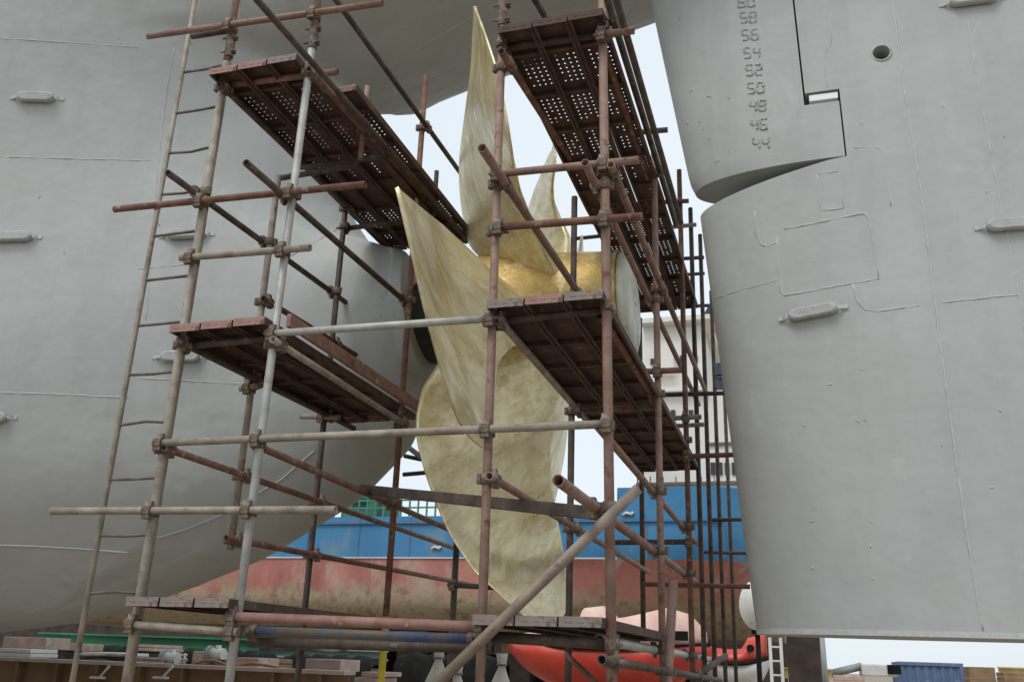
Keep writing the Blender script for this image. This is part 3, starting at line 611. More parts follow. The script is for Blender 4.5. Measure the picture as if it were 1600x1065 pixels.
def far_bottom_paint():
    m = band('faded_red_bottom_paint', (.30, .10, .075), (.45, .19, .155), (.40, .30, .24), (.56, .66), .9, .8); n = m.node_tree.nodes; l = m.node_tree.links; b = n['Principled BSDF']
    src = b.inputs['Base Color'].links[0].from_socket; tc = n.new('ShaderNodeTexCoord'); sp = n.new('ShaderNodeSeparateXYZ'); l.new(tc.outputs['Object'], sp.inputs[0])
    ad = n.new('ShaderNodeMath'); ad.operation = 'MULTIPLY_ADD'; l.new(noise(n, l, .9, 7, .7, (1, 1, 1.6)), ad.inputs[0]); ad.inputs[1].default_value = 2.6; l.new(sp.outputs['Z'], ad.inputs[2])
    f = ramp(n, l, ad.outputs[0], [(0, (1, 1, 1)), (1, (0, 0, 0))]); mr = n.new('ShaderNodeMapRange'); l.new(ad.outputs[0], mr.inputs[0]); mr.inputs[1].default_value = z_bot+2.3; mr.inputs[2].default_value = z_bot+3.0; mr.inputs[3].default_value = 1; mr.inputs[4].default_value = 0
    fo = ramp(n, l, noise(n, l, 1.7, 7, .7), [(.35, (.22, .17, .10)), (.5, (.33, .27, .17)), (.65, (.17, .12, .075))])
    l.new(mix(n, l, mr.outputs[0], src, fo), b.inputs['Base Color']); n.remove(f.node); return m
far_hull(lambda x: z_bot, lambda x: z_mid, 16, 'bottom_hull', far_bottom_paint())
mb = MB(); mb.box(((fx0+xstep)/2, FY-.02, z_mid+.02), (xstep-fx0, .06, .05)); mb.obj('waterline_stripe', band('pale_stripe', (.5, .52, .52), (.62, .62, .6)), fs)
FS_ = band('blue_seam_paint', (.03, .13, .26), (.05, .2, .37), (.2, .12, .08), (.5, .6), 1.5); FG = band('far_green_paint', (.04, .17, .11), (.08, .25, .17)); FW = band('far_white_paint', (.66, .63, .56), (.78, .75, .69), (.5, .42, .33), (.66, .76), 1.2); FD = band('dark_glass', (.02, .024, .03), (.04, .045, .05)); FR = band('far_rust', (.12, .08, .06), (.2, .14, .11))
mb = MB()
xa, xb = fz(520, 800)[0], fz(720, 800)[0]
for z in (.35, .65, .95): mb.box(((xa+xb)/2, FY+.1, z_top+z), (xb-xa, .05, .06))
for x in np.linspace(xa, xb, 16): mb.box((x, FY+.1, z_top+.5), (.06, .06, 1.0))
mb.obj('deck_rail', FG, fs)
for (x0, x1, y1) in ((566, 580, 775), (594, 607, 768)):
    a, b = fz(x0, y1), fz(x1, 806); mb = MB(); mb.box(((a[0]+b[0])/2, FY+.8, (a[2]+z_top)/2), (b[0]-a[0], .5, a[2]-z_top)); mb.box(((a[0]+b[0])/2, FY+.8, a[2]+.05), (b[0]-a[0]+.25, .7, .12)); mb.obj('mooring_post', FG, fs, .02)
for px, py in ((681, 857), (981, 804), (806, 858)):
    q = fz(px, py, FY-.06); mb = MB(); mb.path([q+np.array([x, 0, z]) for x, z in ((-.18, 0), (-.05, .08), (.12, .02), (.2, .1))], .05, 6); mb.obj('hull_mark', FW, fs)
for px in (480, 560, 640, 760, 1010, 1080, 1130):
    q = fz(px, 850); mb = MB(); mb.box((q[0], FY-.005, (z_top+z_mid)/2), (.05, .03, z_top-z_mid-.1)); mb.obj('plate_seam', FS_, fs)
mb = MB(); mb.box(((fx0+fx1)/2, FY-.03, z_top-.25), (fx1-fx0-1, .12, .09)); mb.obj('rubbing_strake', FS_, fs)
mb = MB(); a = fz(538, 788); mb.box((a[0], FY+1.5, z_top+.7), (1.2, 1, 1.4)); mb.cyl((a[0]-.2, FY+1, z_top+1), (a[0]+1.2, FY+1, z_top+1), .35, 14); mb.obj('winch', FG, fs)

def pbox(x0, y0, x1, y1, Y, depth):
    """a box whose near face fills the photo rectangle at distance Y: returns centre and size"""
    a, b = fz(x0, y0, Y), fz(x1, y1, Y); c = fz((x0+x1)/2, (y0+y1)/2, Y); return (c[0], Y+depth/2, c[2]), (abs(b[0]-a[0]), depth, abs(fz((x0+x1)/2, y0, Y)[2]-fz((x0+x1)/2, y1, Y)[2]))
def addbox(mb, *a): c, s = pbox(*a); mb.box(c, s); return c, s
# white deckhouse at the far ship's right end
mb = MB(); addbox(mb, 992, 610, 1175, 762, FY+2, 6); addbox(mb, 1003, 500, 1100, 612, FY+2.6, 5); addbox(mb, 996, 604, 1104, 611, FY+1.7, 6.2); addbox(mb, 1000, 494, 1108, 501, FY+2.1, 6)
addbox(mb, 1022, 540, 1052, 580, FY+1.9, .8); mb.obj('deckhouse', FW, fs)
for x, y in ((1020, 640), (1048, 640), (1076, 640), (1016, 560), (1062, 555), (1083, 555), (1030, 690), (1060, 690)):
    mb = MB(); Yw = FY+1.94 if y > 612 else FY+2.54; addbox(mb, x, y, x+7, y+9, Yw, .05); w_ = mb.obj('porthole', FD, fs)
for x in range(1110, 1172, 11):
    mb = MB(); addbox(mb, x, 722, x+8, 741, FY+1.94, .05); mb.obj('window', FD, fs)
mb = MB(); c, s_ = pbox(1104, 690, 1175, 694, FY+1.9, .3); mb.box(c, s_); addbox(mb, 992, 752, 1175, 757, FY+1.88, .3)
for k in range(9):
    x = 995+k*20; addbox(mb, x, 744, x+2, 762, FY+.3, .06)
mb.obj('deck_edge', FR, fs)
# writing helper for far lettering
def letters(txt, origin, ux, uz, h, r, name, mat, parent):
    mb = MB(); o = Vector(origin)
    S2 = dict(SEG); D2 = dict(DIG); D2.update({'3': 'abgcd', '1': 'bc', '9': 'abcdfg', '7': 'abc'})
    for k, ch in enumerate(txt):
        for sg in D2[ch]:
            (x0, y0), (x1, y1) = S2[sg]; mb.path([o+Vector(ux)*(k*.85+x0*.55)*h+Vector(uz)*y0*h, o+Vector(ux)*(k*.85+x1*.55)*h+Vector(uz)*y1*h], r, 5)
    return mb.obj(name, mat, parent)
# stacked containers behind
NV = band('navy_container_paint', (.022, .034, .058), (.035, .05, .08)); RD = band('red_container_paint', (.42, .10, .11), (.52, .16, .17)); WH = band('white_letter_paint', (.7, .7, .68), (.8, .8, .78))
CY = 62.
def container(x0, y0, x1, y1, Y, mat, label, name='shipping_container', group='containers stacked beside the rudder edge', text=None, D=6.):
    c, s_ = pbox(x0, y0, x1, y1, Y, D); t = thing(name, (c[0], c[1], c[2]-s_[2]/2), label, 'container', group)
    mb = MB(); mb.box(c, (s_[0]-.1, s_[1]-.1, s_[2]-.1)); n = max(4, int(s_[0]/.3))
    for i in range(n): mb.box((c[0]-s_[0]/2+(i+.5)*s_[0]/n, Y+.03, c[2]), (s_[0]/n*.5, .05, s_[2]-.3))
    mb.obj('corrugated_wall', mat, t); f = MB()
    for sx in (-1, 1):
        for yy in (Y+.02, Y+D-.02): f.box((c[0]+sx*(s_[0]/2-.07), yy, c[2]), (.14, .15, s_[2]))
    for sz in (-1, 1):
        for yy in (Y+.02, Y+D-.02): f.box((c[0], yy, c[2]+sz*(s_[2]/2-.07)), (s_[0]-.29, .15, .14))
    for sx in (-1, 1):
        for sz in (-1, 1): f.box((c[0]+sx*(s_[0]/2-.073), Y+D/2, c[2]+sz*(s_[2]/2-.073)), (.13, D-.1, .13))
    f.obj('frame', mat, t)
    if text: letters(text, (fz(1126, 661, Y)[0], Y-.06, fz(1126, 661, Y)[2]), (1, 0, 0), (0, 0, 1), .5, .06, 'painted_number', WH, t)
    return t
container(1097, 498, 1178, 526, CY, RD, 'small red container on top of the navy container stack'); container(1100, 529, 1184, 584, CY, NV, 'navy container directly under the red container')
container(1103, 586, 1188, 637, CY, NV, 'navy container in the middle of the stack behind the rudder'); container(1106, 645, 1192, 668, CY, NV, 'lowest navy container with a white number 35', text='35')
tw = thing('pale_building', (fz(1140, 757, CY)[0], CY+4, 0), 'cream weathered building block carrying the stacked navy containers', 'building')
mb = MB(); c, s_ = pbox(1100, 671, 1215, 757, CY-.3, 9); mb.box((c[0], c[1], c[2]/2+s_[2]/4), (s_[0], s_[1], c[2]+s_[2]/2)); mb.obj('wall', FW, tw)
mb = MB(); addbox(mb, 1096, 637, 1215, 644, CY-.4, 9); mb.obj('ledge', FW, tw)
for x in (1112, 1128, 1148): mb = MB(); addbox(mb, x, 682, x+8, 690, CY-.36, .1); mb.obj('window', FD, tw)
p = [fz(1096, 497, CY), fz(1170, 497, CY), fz(1170, 455, CY), fz(1112, 468, CY)]; mb = MB(); mb.prism([Vector(q) for q in p], (0, 0, 0), (0, 6, 0)); mr = mb.obj('roof', FD, tw)
mb = MB(); q = fz(1135, 455, CY); mb.box((q[0], CY+2, q[2]+.4), (.8, .8, 1)); mb.obj('vent', FR, mr)
# ---------------------------------------------------------------- boats and things on the dock floor
OR = mottled('faded_orange_gelcoat', (.46, .035, .022), (.58, .06, .035), 1.2, .4, c3=(.60, .13, .09), s3=2, p3=(.6, .75), bmp=.05)
PKC = mottled('sun_bleached_canopy', (.62, .33, .27), (.74, .50, .43), 1.5, .6, c3=(.70, .56, .5), s3=2.5, p3=(.5, .65), bmp=.05)
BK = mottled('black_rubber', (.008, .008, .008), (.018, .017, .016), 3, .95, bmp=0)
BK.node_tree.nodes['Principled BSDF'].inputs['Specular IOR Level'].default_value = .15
WP = mottled('dirty_white_paint', (.60, .59, .56), (.74, .73, .70), 2.5, .6, c3=(.4, .36, .3), s3=5, p3=(.6, .7), bmp=.05)
def loft(rows, mb=None): mb = mb or MB(); mb.grid(np.array(rows), True, close_u=True); k = len(rows[0]); o = len(mb.v)-k*len(rows); mb.f += [tuple(range(o+k-1, o-1, -1)), tuple(range(o+k*(len(rows)-1), o+k*len(rows)))]; mb.smooth += [True]*2; return mb
def boat(name, label, x0, x1, Y, zbot, zgun, zroof, hullm, roofm, beam, roof_prof, cat='lifeboat', group=None):
    t = thing(name, ((x0+x1)/2, Y, zbot), label, cat, group); L = x1-x0; rows = []; rr = []
    for u in np.linspace(0, 1, 40):
        w_ = max(.03, (1-abs(2*u-1)**4.5))**.7*beam/2; s = .28*abs(2*u-1)**2.5
        x = x0+u*L; ring = []
        for a in np.linspace(0, math.pi, 15): ring.append((x, Y-w_*math.cos(a), zgun+s*.5-(zgun-zbot)*(1-.75*abs(2*u-1)**3)*math.sin(a)**.75))
        ring += [(x, Y+w_*f, zgun+s*.5) for f in (.6, 0, -.6)]
        rows.append(ring)
    loft(rows).obj('hull', hullm, t)
    for u in np.linspace(.03, .97, 46):
        w_ = max(.03, (1-abs(2*u-1)**3.2))**.7*beam/2*.97; s = .35*abs(2*u-1)**2.5*.5; x = x0+u*L
        h = np.interp(u, [p[0] for p in roof_prof], [p[1] for p in roof_prof])*(zroof-zgun)
        ring = [(x, Y-w_*np.sign(math.cos(a))*abs(math.cos(a))**.55, zgun+.03+s+h*math.sin(a)**.8) for a in np.linspace(0, math.pi, 15)]; ring += [(x, Y+w_*f, zgun+.02+s) for f in (.6, 0, -.6)]
        rr.append(ring)
    loft(rr).obj('canopy', roofm, t); fm = MB()
    fm.path([(x0+u*L, Y-max(.03, (1-abs(2*u-1)**3.2))**.7*beam/2-.02, zgun+.35*abs(2*u-1)**2.5*.5) for u in np.linspace(0.01, .99, 40)], .05, 8); fm.obj('rubbing_strake', BK, t)
    return t, rr
LB = 22.
a, b = fz(772, 1040, LB)[0], fz(1106, 1040, LB)[0]
lbz = lambda y, x=950: fz(x, y, LB)[2]
t, _ = boat('lifeboat', 'large red lifeboat with a sun bleached pink canopy behind the lower scaffold', a, b, LB+1.2, lbz(1085), lbz(1012), lbz(945), OR, PKC, 2.4, [(0, .05), (.1, .2), (.38, .45), (.4, .95), (.5, 1.02), (.53, .75), (.58, .72), (.8, .95), (.9, .75), (1, .1)])
mb = MB(); c, s_ = pbox(1040, 985, 1075, 1000, LB+.08, .05); mb.box(c, s_); mb.obj('window', BK, t)
mb = MB(); c, s_ = pbox(965, 1000, 1000, 1010, LB+.06, .06); mb.box(c, s_); mb.obj('hatch', BK, t)
SB = 24.
a, b = fz(1088, 1040, SB)[0], fz(1200, 1040, SB)[0]
t, _ = boat('rescue_boat', 'small orange topped boat with a white hull under the rudder edge', a, b, SB+.9, fz(1150, 1085, SB)[2], fz(1150, 1036, SB)[2], fz(1150, 1000, SB)[2], WP, OR, 1.6, [(0, .1), (.05, .55), (.5, .6), (.62, .62), (.72, 1.1), (.95, 1.1), (1, .6)], 'boat')
mb = MB(); q = fz(1172, 1012, SB); mb.cyl((q[0], SB+.18, q[2]), (q[0], SB+.05, q[2]), .09, 16); mb.obj('porthole', BK, t)
# white dish past the rudder
dq = fz(1181, 945, 20); t = thing('satellite_dish', (dq[0], 20, 0), 'white round dish on a dark pole, half hidden by the rudder edge', 'dish')
mb = MB(); ring = [[(dq[0]+r*.95*math.cos(a_)*.72, 20-.10*(1-(r/.48)**2)*2, dq[2]+r*math.sin(a_)) for a_ in np.linspace(0, 2*math.pi, 29)[:-1]] for r in (.01, .1, .2, .3, .4, .46, .48)]
mb.grid(np.array(ring), True, close_u=True); ring2 = [[(x, y+.05, z) for x, y, z in r_] for r_ in ring]; mb.grid(np.array(ring2), True, True, close_u=True); mb.grid(np.array([ring[-1], ring2[-1]]), False, close_u=True); mb.obj('reflector', MT['cap'] if False else WP, t)
mb = MB(); mb.cyl((dq[0], 20.12, 0), (dq[0], 20.12, dq[2]-.2), .05, 10); mb.box((dq[0], 20.1, dq[2]-.45), (.22, .16, .2)); mb.obj('pole', BK, t)
# pillar, post, white ladder tower
RB_ = mottled('dark_rusty_concrete', (.028, .02, .016), (.07, .05, .04), 1.5, .9, bmp=.2)
GY = mottled('grey_green_paint', (.25, .29, .28), (.36, .40, .38), 2, .6, bmp=.05); YL = mottled('faded_yellow_paint', (.55, .40, .16), (.68, .54, .28), 1.5, .6, c3=(.3, .2, .12), s3=3, p3=(.6, .7), bmp=.05)
c, s_ = pbox(1227, 975, 1283, 1036, 26, 1.0); t = thing('dock_pillar', (c[0], c[1], 0), 'thick dark rusty pillar below the rudder', 'pillar')
mb = MB(); mb.box((c[0], c[1], 1.5), (s_[0], 1.0, 3.0)); mb.obj('shaft', RB_, t, .04); mb = MB(); mb.box((c[0], c[1], .12), (s_[0]+.4, 1.4, .24)); mb.obj('base', RB_, t, .03); mb = MB(); mb.box((c[0], c[1], 3.05), (s_[0]+.16, 1.16, .1)); mb.obj('cap_plate', FR, t)
q = fz(1290, 1040, 28); t = thing('grey_post', (q[0], 28, 0), 'slim grey post just right of the dark pillar', 'post'); mb = MB(); mb.cyl((q[0], 28, 0), (q[0]-.05, 28, 2.9), .09, 12, .07); mb.obj('shaft', GY, t); mb = MB(); mb.cyl((q[0], 28, 0), (q[0], 28, .08), .2, 12); mb.obj('base_flange', GY, t); mb = MB(); mb.cyl((q[0]-.05, 28, 2.9), (q[0]-.05, 28, 3.02), .1, 12, .03); mb.obj('cap', GY, t)
t = thing('access_ladder', (fz(1212, 1040, 23)[0], 23, 0), 'narrow white ladder frame standing left of the dark pillar', 'ladder')
for px in (1205, 1222): mb = MB(); q = fz(px, 1040, 23); mb.box((q[0], 23, 1.15), (.07, .07, 2.3)); mb.obj('rail', WP, t)
for k in range(7): mb = MB(); x0_, x1_ = fz(1205, 1040, 23)[0], fz(1222, 1040, 23)[0]; mb.box(((x0_+x1_)/2, 23, .3+k*.3), (x1_-x0_-.07, .05, .04)); mb.obj('rung', WP, t)
def girder(x0, y0, x1, y1, Y, H, mat, label, name='steel_girder', posts=0, stiff=0, cat='girder', topm=None):
    a, b = fz(x0, y0, Y), fz(x1, y1, Y); z = (a[2]+b[2])/2; cx = (a[0]+b[0])/2; L = abs(b[0]-a[0]); t = thing(name, (cx, Y, 0), label, cat)
    mb = MB(); mb.box((cx, Y+.15, z-H/2), (L, .03, H-.1)); mb.obj('web', mat, t)
    mb = MB(); mb.box((cx, Y+.15, z-.025), (L, .34, .05)); mb.obj('flange', topm or mat, t); mb = MB(); mb.box((cx, Y+.15, z-H+.025), (L, .34, .05)); mb.obj('flange', mat, t)
    for i in range(stiff): mb = MB(); mb.box((cx-L/2+(i+.5)*L/stiff, Y+.06, z-H/2), (.03, .15, H-.11)); mb.obj('stiffener', mat, t)
    for i in range(posts):
        mb = MB(); mb.box((cx-L/2+.2+i*(L-.4)/max(1, posts-1), Y+.15, (z-H)/2), (.16, .16, z-H)); mb.obj('post', WP, t)
    return t
GR = mottled('bright_green_paint', (.012, .15, .06), (.03, .22, .10), 1, .5, c3=(.1, .3, .2), s3=.8, p3=(.6, .7), bmp=.05); BR = mottled('brown_timber_steel', (.20, .115, .06), (.31, .195, .115), 1.5, .8, bmp=.1); PKW = mottled('pinkish_weathered_wood', (.38, .26, .215), (.52, .40, .34), 3, .85, c3=(.62, .56, .5), s3=5, p3=(.58, .68), bmp=.1)
girder(60, 987, 402, 997, 24, .42, GR, 'bright green girder low on the left under the hull', posts=4)
girder(385, 1008, 600, 1015, 24.6, .28, mottled('pale_green_paint', (.2, .3, .26), (.3, .40, .36), 1, .6, bmp=0), 'pale grey green girder beside the bright green one', posts=3)
girder(-60, 1030, 540, 1040, 12, .8, BR, 'brown steel girder along the bottom left corner', stiff=9, topm=mottled('pale_dusty_flange', (.46, .37, .31), (.60, .51, .44), 3, .8, bmp=.1))
girder(1225, 1040, 1300, 1046, 40, .4, YL, 'faded yellow girder at the foot of the dark pillar', posts=2); girder(1560, 1040, 1640, 1044, 44, .4, YL, 'faded yellow girder at the far right bottom edge', posts=2)
# brackets standing on the brown girder
for i, (px, lab) in enumerate(((163, 'left'), (262, 'right'))):
    t = thing('girder_bracket', tuple(fz(px, 1058, 11.8)), f'pale bent bracket, {lab} one of two against the brown girder', 'bracket', 'pale brackets on the brown girder')
    a, b = fz(px-8, 1058, 11.8), fz(px+8, 1040, 11.8); mb = MB(); mb.path([a, b], .018, 6); mb.obj('strut', WP, t); mb = MB(); mb.box(a+np.array([-.03, 0, 0]), (.2, .1, .03)); mb.obj('foot', WP, t)
# loose gear behind the girder
def crate(x0, y0, x1, y1, Y, mat, label, name='timber_block', cat='timber block', group=None, D=.7, slats=3):
    c, s_ = pbox(x0, y0, x1, y1, Y, D); t = thing(name, (c[0], c[1], 0), label, cat, group); zt = c[2]+s_[2]/2
    n = max(1, slats); h = s_[2]/n
    for i in range(n):
        mb = MB(); jit = rng.normal(size=2)*.03; mb.box((c[0]+jit[0], c[1]+jit[1]*.5, zt-(i+.5)*h), (s_[0]-abs(jit[0]), D, h-.012)); mb.obj('timber', mat, t, .012)
    mb = MB(); mb.box((c[0], c[1], (zt-s_[2])/2), (s_[0]*.92, D*.9, max(.1, zt-s_[2]-.012))); mb.obj('base_block', RB_, t)
crate(4, 994, 70, 1013, 17, PKW, 'pinkish timber block left of the green girder', slats=1); crate(-5, 1012, 48, 1026, 15, WP, 'white topped block at the left frame edge', slats=2); crate(95, 1004, 128, 1016, 18, PKW, 'small pink timber block under the green girder', slats=1)
crate(210, 1006, 256, 1017, 19, PKW, 'pink timber block between the ladder foot and the pale upright', slats=2); crate(128, 1018, 200, 1024, 16, WP, 'long white plank block beside the first scaffold upright', slats=1); crate(208, 1026, 250, 1036, 15, PKW, 'brown timber block low behind the brown girder', slats=2)
crate(298, 1016, 327, 1038, 15.5, PKW, 'pink timber block standing left of the pale upright', slats=1); crate(366, 1026, 402, 1046, 15, PKW, 'timber block right of the pale upright foot', slats=1); crate(470, 1028, 528, 1048, 14, PKW, 'pink timber block behind the right end of the brown girder', slats=1); crate(555, 1048, 590, 1066, 12, PKW, 'pale pink block left of the yellow upright', slats=2)
crate(405, 1028, 425, 1044, 16, BR, 'small brown block between two pink blocks', slats=2)
# concrete mixer like pump, valve bodies
for i, (px, py, lab) in enumerate(((268, 1028, 'left'), (340, 1022, 'right'))):
    q = fz(px, py, 15.2); t = thing('pump', (q[0], 15.2, 0), f'small pale pump on legs, {lab} of two behind the brown girder', 'pump', 'pumps behind the brown girder')
    mb = MB(); mb.cyl((q[0]-.13, 15.2, q[2]), (q[0]+.13, 15.2, q[2]), .11, 14); mb.cyl((q[0], 15.2, q[2]), (q[0], 15.2, q[2]+.16), .05, 12); mb.obj('body', WP, t); mb = MB(); mb.cyl((q[0]-.18, 15.2, q[2]), (q[0]-.13, 15.2, q[2]), .15, 14); mb.obj('flange', GY, t)
    for s in (-1, 1): mb = MB(); mb.box((q[0]+s*.1, 15.2, (q[2]-.08)/2), (.06, .2, q[2]-.08)); mb.obj('leg', FR, t)
t = thing('handrail', (fz(190, 1020, 20)[0], 20, 0), 'thin pale handrail running behind the timber blocks at lower left', 'handrail')
for y in (1019, 1026):
    a, b = fz(125, y, 20), fz(292, y+4, 20); MB().path([a, b], .03, 8).obj('rail', PKW, t)
for px in (128, 170, 212, 252, 290): q = fz(px, 1020, 20); mb = MB(); mb.cyl((q[0], 20, 0), (q[0], 20, q[2]), .03, 8); mb.obj('post', PKW, t)
for (x0, y0, x1, y1, Y, lab) in ((74, 1005, 204, 1034, 22, 'added black block filling the shaded void under the left end of the green girder'), (262, 1012, 402, 1040, 22.5, 'added black block filling the shaded void under the right end of the green girder'), (430, 1020, 575, 1050, 23, 'long added black block filling the shaded void under the pale green girder'), (612, 1018, 775, 1080, 26, 'tall added black block filling the shaded void right of the yellow upright')):
    c, s_ = pbox(x0, y0, x1, y1, Y, 1.2); t = thing('shade_block', (c[0], Y+.6, 0), lab, 'stack', 'black blocks filling shaded voids'); zt = c[2]+s_[2]/2  # added black block, its colour stands in for deep shade near the ground
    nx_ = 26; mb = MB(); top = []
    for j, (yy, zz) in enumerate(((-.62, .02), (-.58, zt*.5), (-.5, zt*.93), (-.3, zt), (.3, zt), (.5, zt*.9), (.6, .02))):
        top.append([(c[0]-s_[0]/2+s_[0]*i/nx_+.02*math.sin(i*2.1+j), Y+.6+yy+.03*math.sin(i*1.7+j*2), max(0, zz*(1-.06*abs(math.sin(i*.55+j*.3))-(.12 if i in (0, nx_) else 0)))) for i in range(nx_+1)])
    mb.grid(np.array(top)); mb.obj('sheet', BK, t); mb = MB(); mb.box((c[0], Y+.6, zt*.4), (s_[0]*.94, 1.0, zt*.8)); mb.obj('void_core', FR, t)
HO = mottled('dull_hose_rubber', (.05, .045, .04), (.1, .09, .08), 12, .7, bmp=.2); HR = mottled('faded_orange_hose', (.42, .16, .07), (.5, .24, .13), 8, .6, bmp=.1)
for nm, m_, pts, Yh, lab in (('hose', HO, ((20, 1034), (60, 1028), (110, 1036), (150, 1030), (190, 1037)), 13.5, 'dull black hose looped along the brown girder top at left'), ('hose', HR, ((300, 1037), (330, 1031), (362, 1040), (395, 1036), (440, 1043)), 13.3, 'faded orange hose looped along the brown girder top'),
                             ('cable', HO, ((400, 1002), (430, 1014), (470, 1011), (520, 1018), (560, 1007)), 5.45, 'black cable sagging beneath the lowest cross tubes')):
    P_ = [Vector(fz(x, y, Yh)) for x, y in pts]; out = []
    for i in range(len(P_)-1):
        for q in np.linspace(0, 1, 9)[:-1]:
            a, b, c, d = P_[max(i-1, 0)], P_[i], P_[i+1], P_[min(i+2, len(P_)-1)]; out.append(.5*((2*b)+(c-a)*q+(2*a-5*b+4*c-d)*q*q+(3*b-a-3*c+d)*q**3))
    mb = MB(); mb.path(out+[P_[-1]], .022 if nm == 'hose' else .008, 7); o = mb.obj(nm, m_, label=lab, cat=nm)
# bulk bags
CL = mottled('pale_canvas', (.5, .48, .42), (.64, .62, .56), 4, .85, c3=(.35, .32, .27), s3=6, p3=(.58, .7), bmp=.4, bd=.03)
for px, top, lab, Yb in ((687, 1008, 'pale tied canvas bag standing below the middle of the propeller', 11.), (785, 1020, 'pale tied canvas bag beside the red lifeboat', 11.5), (716, 1036, 'small pale tied canvas bag between two larger bags', 12.)):
    q = fz(px, top, Yb); H = q[2]; t = thing('canvas_bag', (q[0], Yb, 0), lab, 'bag', 'tied canvas bags'); mb = MB(); R = []
    for zz, r in ((0, .42), (.2, .42), (.5, .34), (.68, .24), (.82, .12), (.90, .055), (.95, .07), (1, .085)): R.append([(q[0]+r*.8*(1+.1*math.sin(5*a_+zz*4)+.06*math.sin(11*a_))*math.cos(a_), Yb+r*.8*math.sin(a_), zz*H) for a_ in np.linspace(0, 2*math.pi, 33)[:-1]])
    loft(R).obj('sack', CL, t); mb = MB(); mb.path([(q[0]+.06*math.cos(a_), Yb+.06*math.sin(a_), H*.92) for a_ in np.linspace(0, 6.3, 16)], .012, 6); mb.obj('tie', FR, t)
# right-hand yard
BC = mottled('dusty_blue_paint', (.085, .14, .26), (.13, .19, .32), .8, .6, c3=(.2, .25, .36), s3=2, p3=(.58, .7), bmp=.05)
container(1400, 1034, 1510, 1092, 46, BC, 'dusty blue container at the lower right under the rudder', group=None, D=3)
c, s_ = pbox(1345, 1037, 1403, 1056, 42, 2.2); t = thing('flatbed_truck', (c[0], c[1], 0), 'pale grey truck with its tipped grey green ramp left of the blue container', 'truck')
mb = MB(); mb.box(c, s_); mb.obj('cargo_box', WP, t, .06); mb = MB(); mb.box((c[0]+s_[0]/2-.12, 41.97, c[2]+.05), (.5, .06, .35)); mb.obj('window', BK, t)
a, b = fz(1296, 1052, 42.5), fz(1347, 1040, 42.5); mb = MB(); mb.path([a, b], .16, 6); mb.obj('ramp', GY, t); mb = MB(); mb.box((c[0]-.3, c[1], .55), (s_[0]+1.2, 1.8, .2)); mb.obj('chassis', FR, t)
for sx in (-.7, .6):
    for yy in (42.05, 44.1): mb = MB(); mb.cyl((c[0]+sx, yy, .42), (c[0]+sx, yy+.25, .42), .42, 18); mb.obj('wheel', BK, t)
crate(1512, 1041, 1558, 1078, 40, BR, 'dark brown timber stack right of the blue container', D=1.5, slats=2); crate(1568, 1050, 1612, 1078, 38, BR, 'brown timber stack below the far right yellow girder', D=1.5, slats=4)
crate(1300, 1054, 1352, 1080, 36, PKW, 'pale sand coloured block stack in front of the truck ramp', D=1.2, slats=3); crate(1236, 1050, 1290, 1080, 33, BR, 'brown rubble block stack below the dark pillar', D=1.2, slats=3)
# added wall, coloured dark to stand in for the shade beneath the far ship
t = thing('shade_backdrop_wall', (-18, 54, 0), 'added dark backdrop wall for the shade beneath the far cargo ship', 'wall'); xr = fz(1280, 1035, 54)[0]
mb = MB(); mb.box((xr-60, 54.5, 1.7), (120, 1, 3.4)); mb.obj('wall', RB_, t); mb = MB(); mb.box((xr-60, 54.4, 3.48), (120, 1.4, .16)); mb.obj('coping', FR, t)
# keel blocks under the far ship
for i, px in enumerate((560, 640, 720, 800, 880)):
    q = fz(px, 1000, 36); t = thing('keel_block', (q[0], 37, 0), f'dark keel block under the far ship, number {"one two three four five".split()[i]} from the left', 'keel block', 'keel blocks under the far ship')
    mb = MB(); mb.box((q[0], 37.5, z_bot*.35), (1.3, 2.4, z_bot*.7-.03)); mb.obj('concrete_base', RB_, t, .04); mb = MB(); mb.box((q[0], 37.5, z_bot*.85), (1.1, 2.2, z_bot*.3-.02)); mb.obj('timber_cap', BR, t, .03)
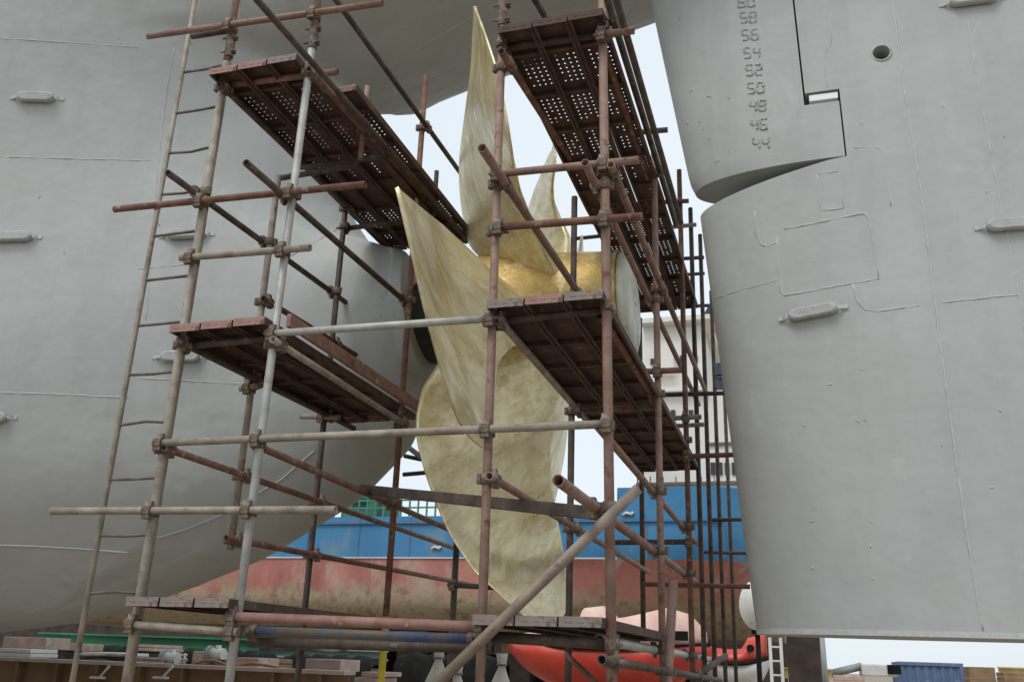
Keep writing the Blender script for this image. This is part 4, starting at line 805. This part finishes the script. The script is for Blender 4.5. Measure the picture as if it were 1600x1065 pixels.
#END2
# ---------------------------------------------------------------- world and light
w = bpy.data.worlds.new('World'); SC.world = w; w.use_nodes = True; nt = w.node_tree; bg = nt.nodes['Background']
sky = nt.nodes.new('ShaderNodeTexSky'); sky.sky_type = 'NISHITA'; sky.sun_disc = False; SE, SR = math.radians(58), math.radians(200)
sky.sun_elevation = SE; sky.sun_rotation = SR; sky.air_density = 1; sky.dust_density = 3
tc = nt.nodes.new('ShaderNodeTexCoord'); nz = nt.nodes.new('ShaderNodeTexNoise'); nz.inputs['Scale'].default_value = 1.6; nz.inputs['Detail'].default_value = 5
nt.links.new(tc.outputs['Generated'], nz.inputs['Vector'])
cr = nt.nodes.new('ShaderNodeValToRGB'); cr.color_ramp.elements[0].color = (7.9, 8.8, 9.5, 1); cr.color_ramp.elements[1].color = (9.0, 9.7, 10.2, 1); cr.color_ramp.elements[0].position = .3; cr.color_ramp.elements[1].position = .7
nt.links.new(nz.outputs['Fac'], cr.inputs['Fac'])
mx = nt.nodes.new('ShaderNodeMix'); mx.data_type = 'RGBA'; mx.inputs[0].default_value = .8
nt.links.new(sky.outputs[0], mx.inputs[6]); nt.links.new(cr.outputs[0], mx.inputs[7]); nt.links.new(mx.outputs[2], bg.inputs['Color']); bg.inputs['Strength'].default_value = .11
sd = bpy.data.lights.new('sun', 'SUN'); sd.energy = 1.5; sd.angle = math.radians(25); sd.color = (1, .97, .92); so = bpy.data.objects.new('sun', sd); COL.objects.link(so)
dv = Vector((math.sin(SR)*math.cos(SE), math.cos(SR)*math.cos(SE), math.sin(SE))); so.rotation_euler = dv.to_track_quat('Z', 'Y').to_euler()
SC.view_settings.view_transform = 'Standard'; SC.view_settings.look = 'None'; SC.view_settings.exposure = .04; SC.view_settings.gamma = 1
gm = mottled('dock_ground', (.225, .175, .125), (.315, .253, .19), .3, .9, bmp=.1)
MB().add([(-1500, -300, 0), (1500, -300, 0), (1500, 2500, 0), (-1500, 2500, 0)], [(0, 1, 2, 3)]).obj('ground', gm, kind='structure')
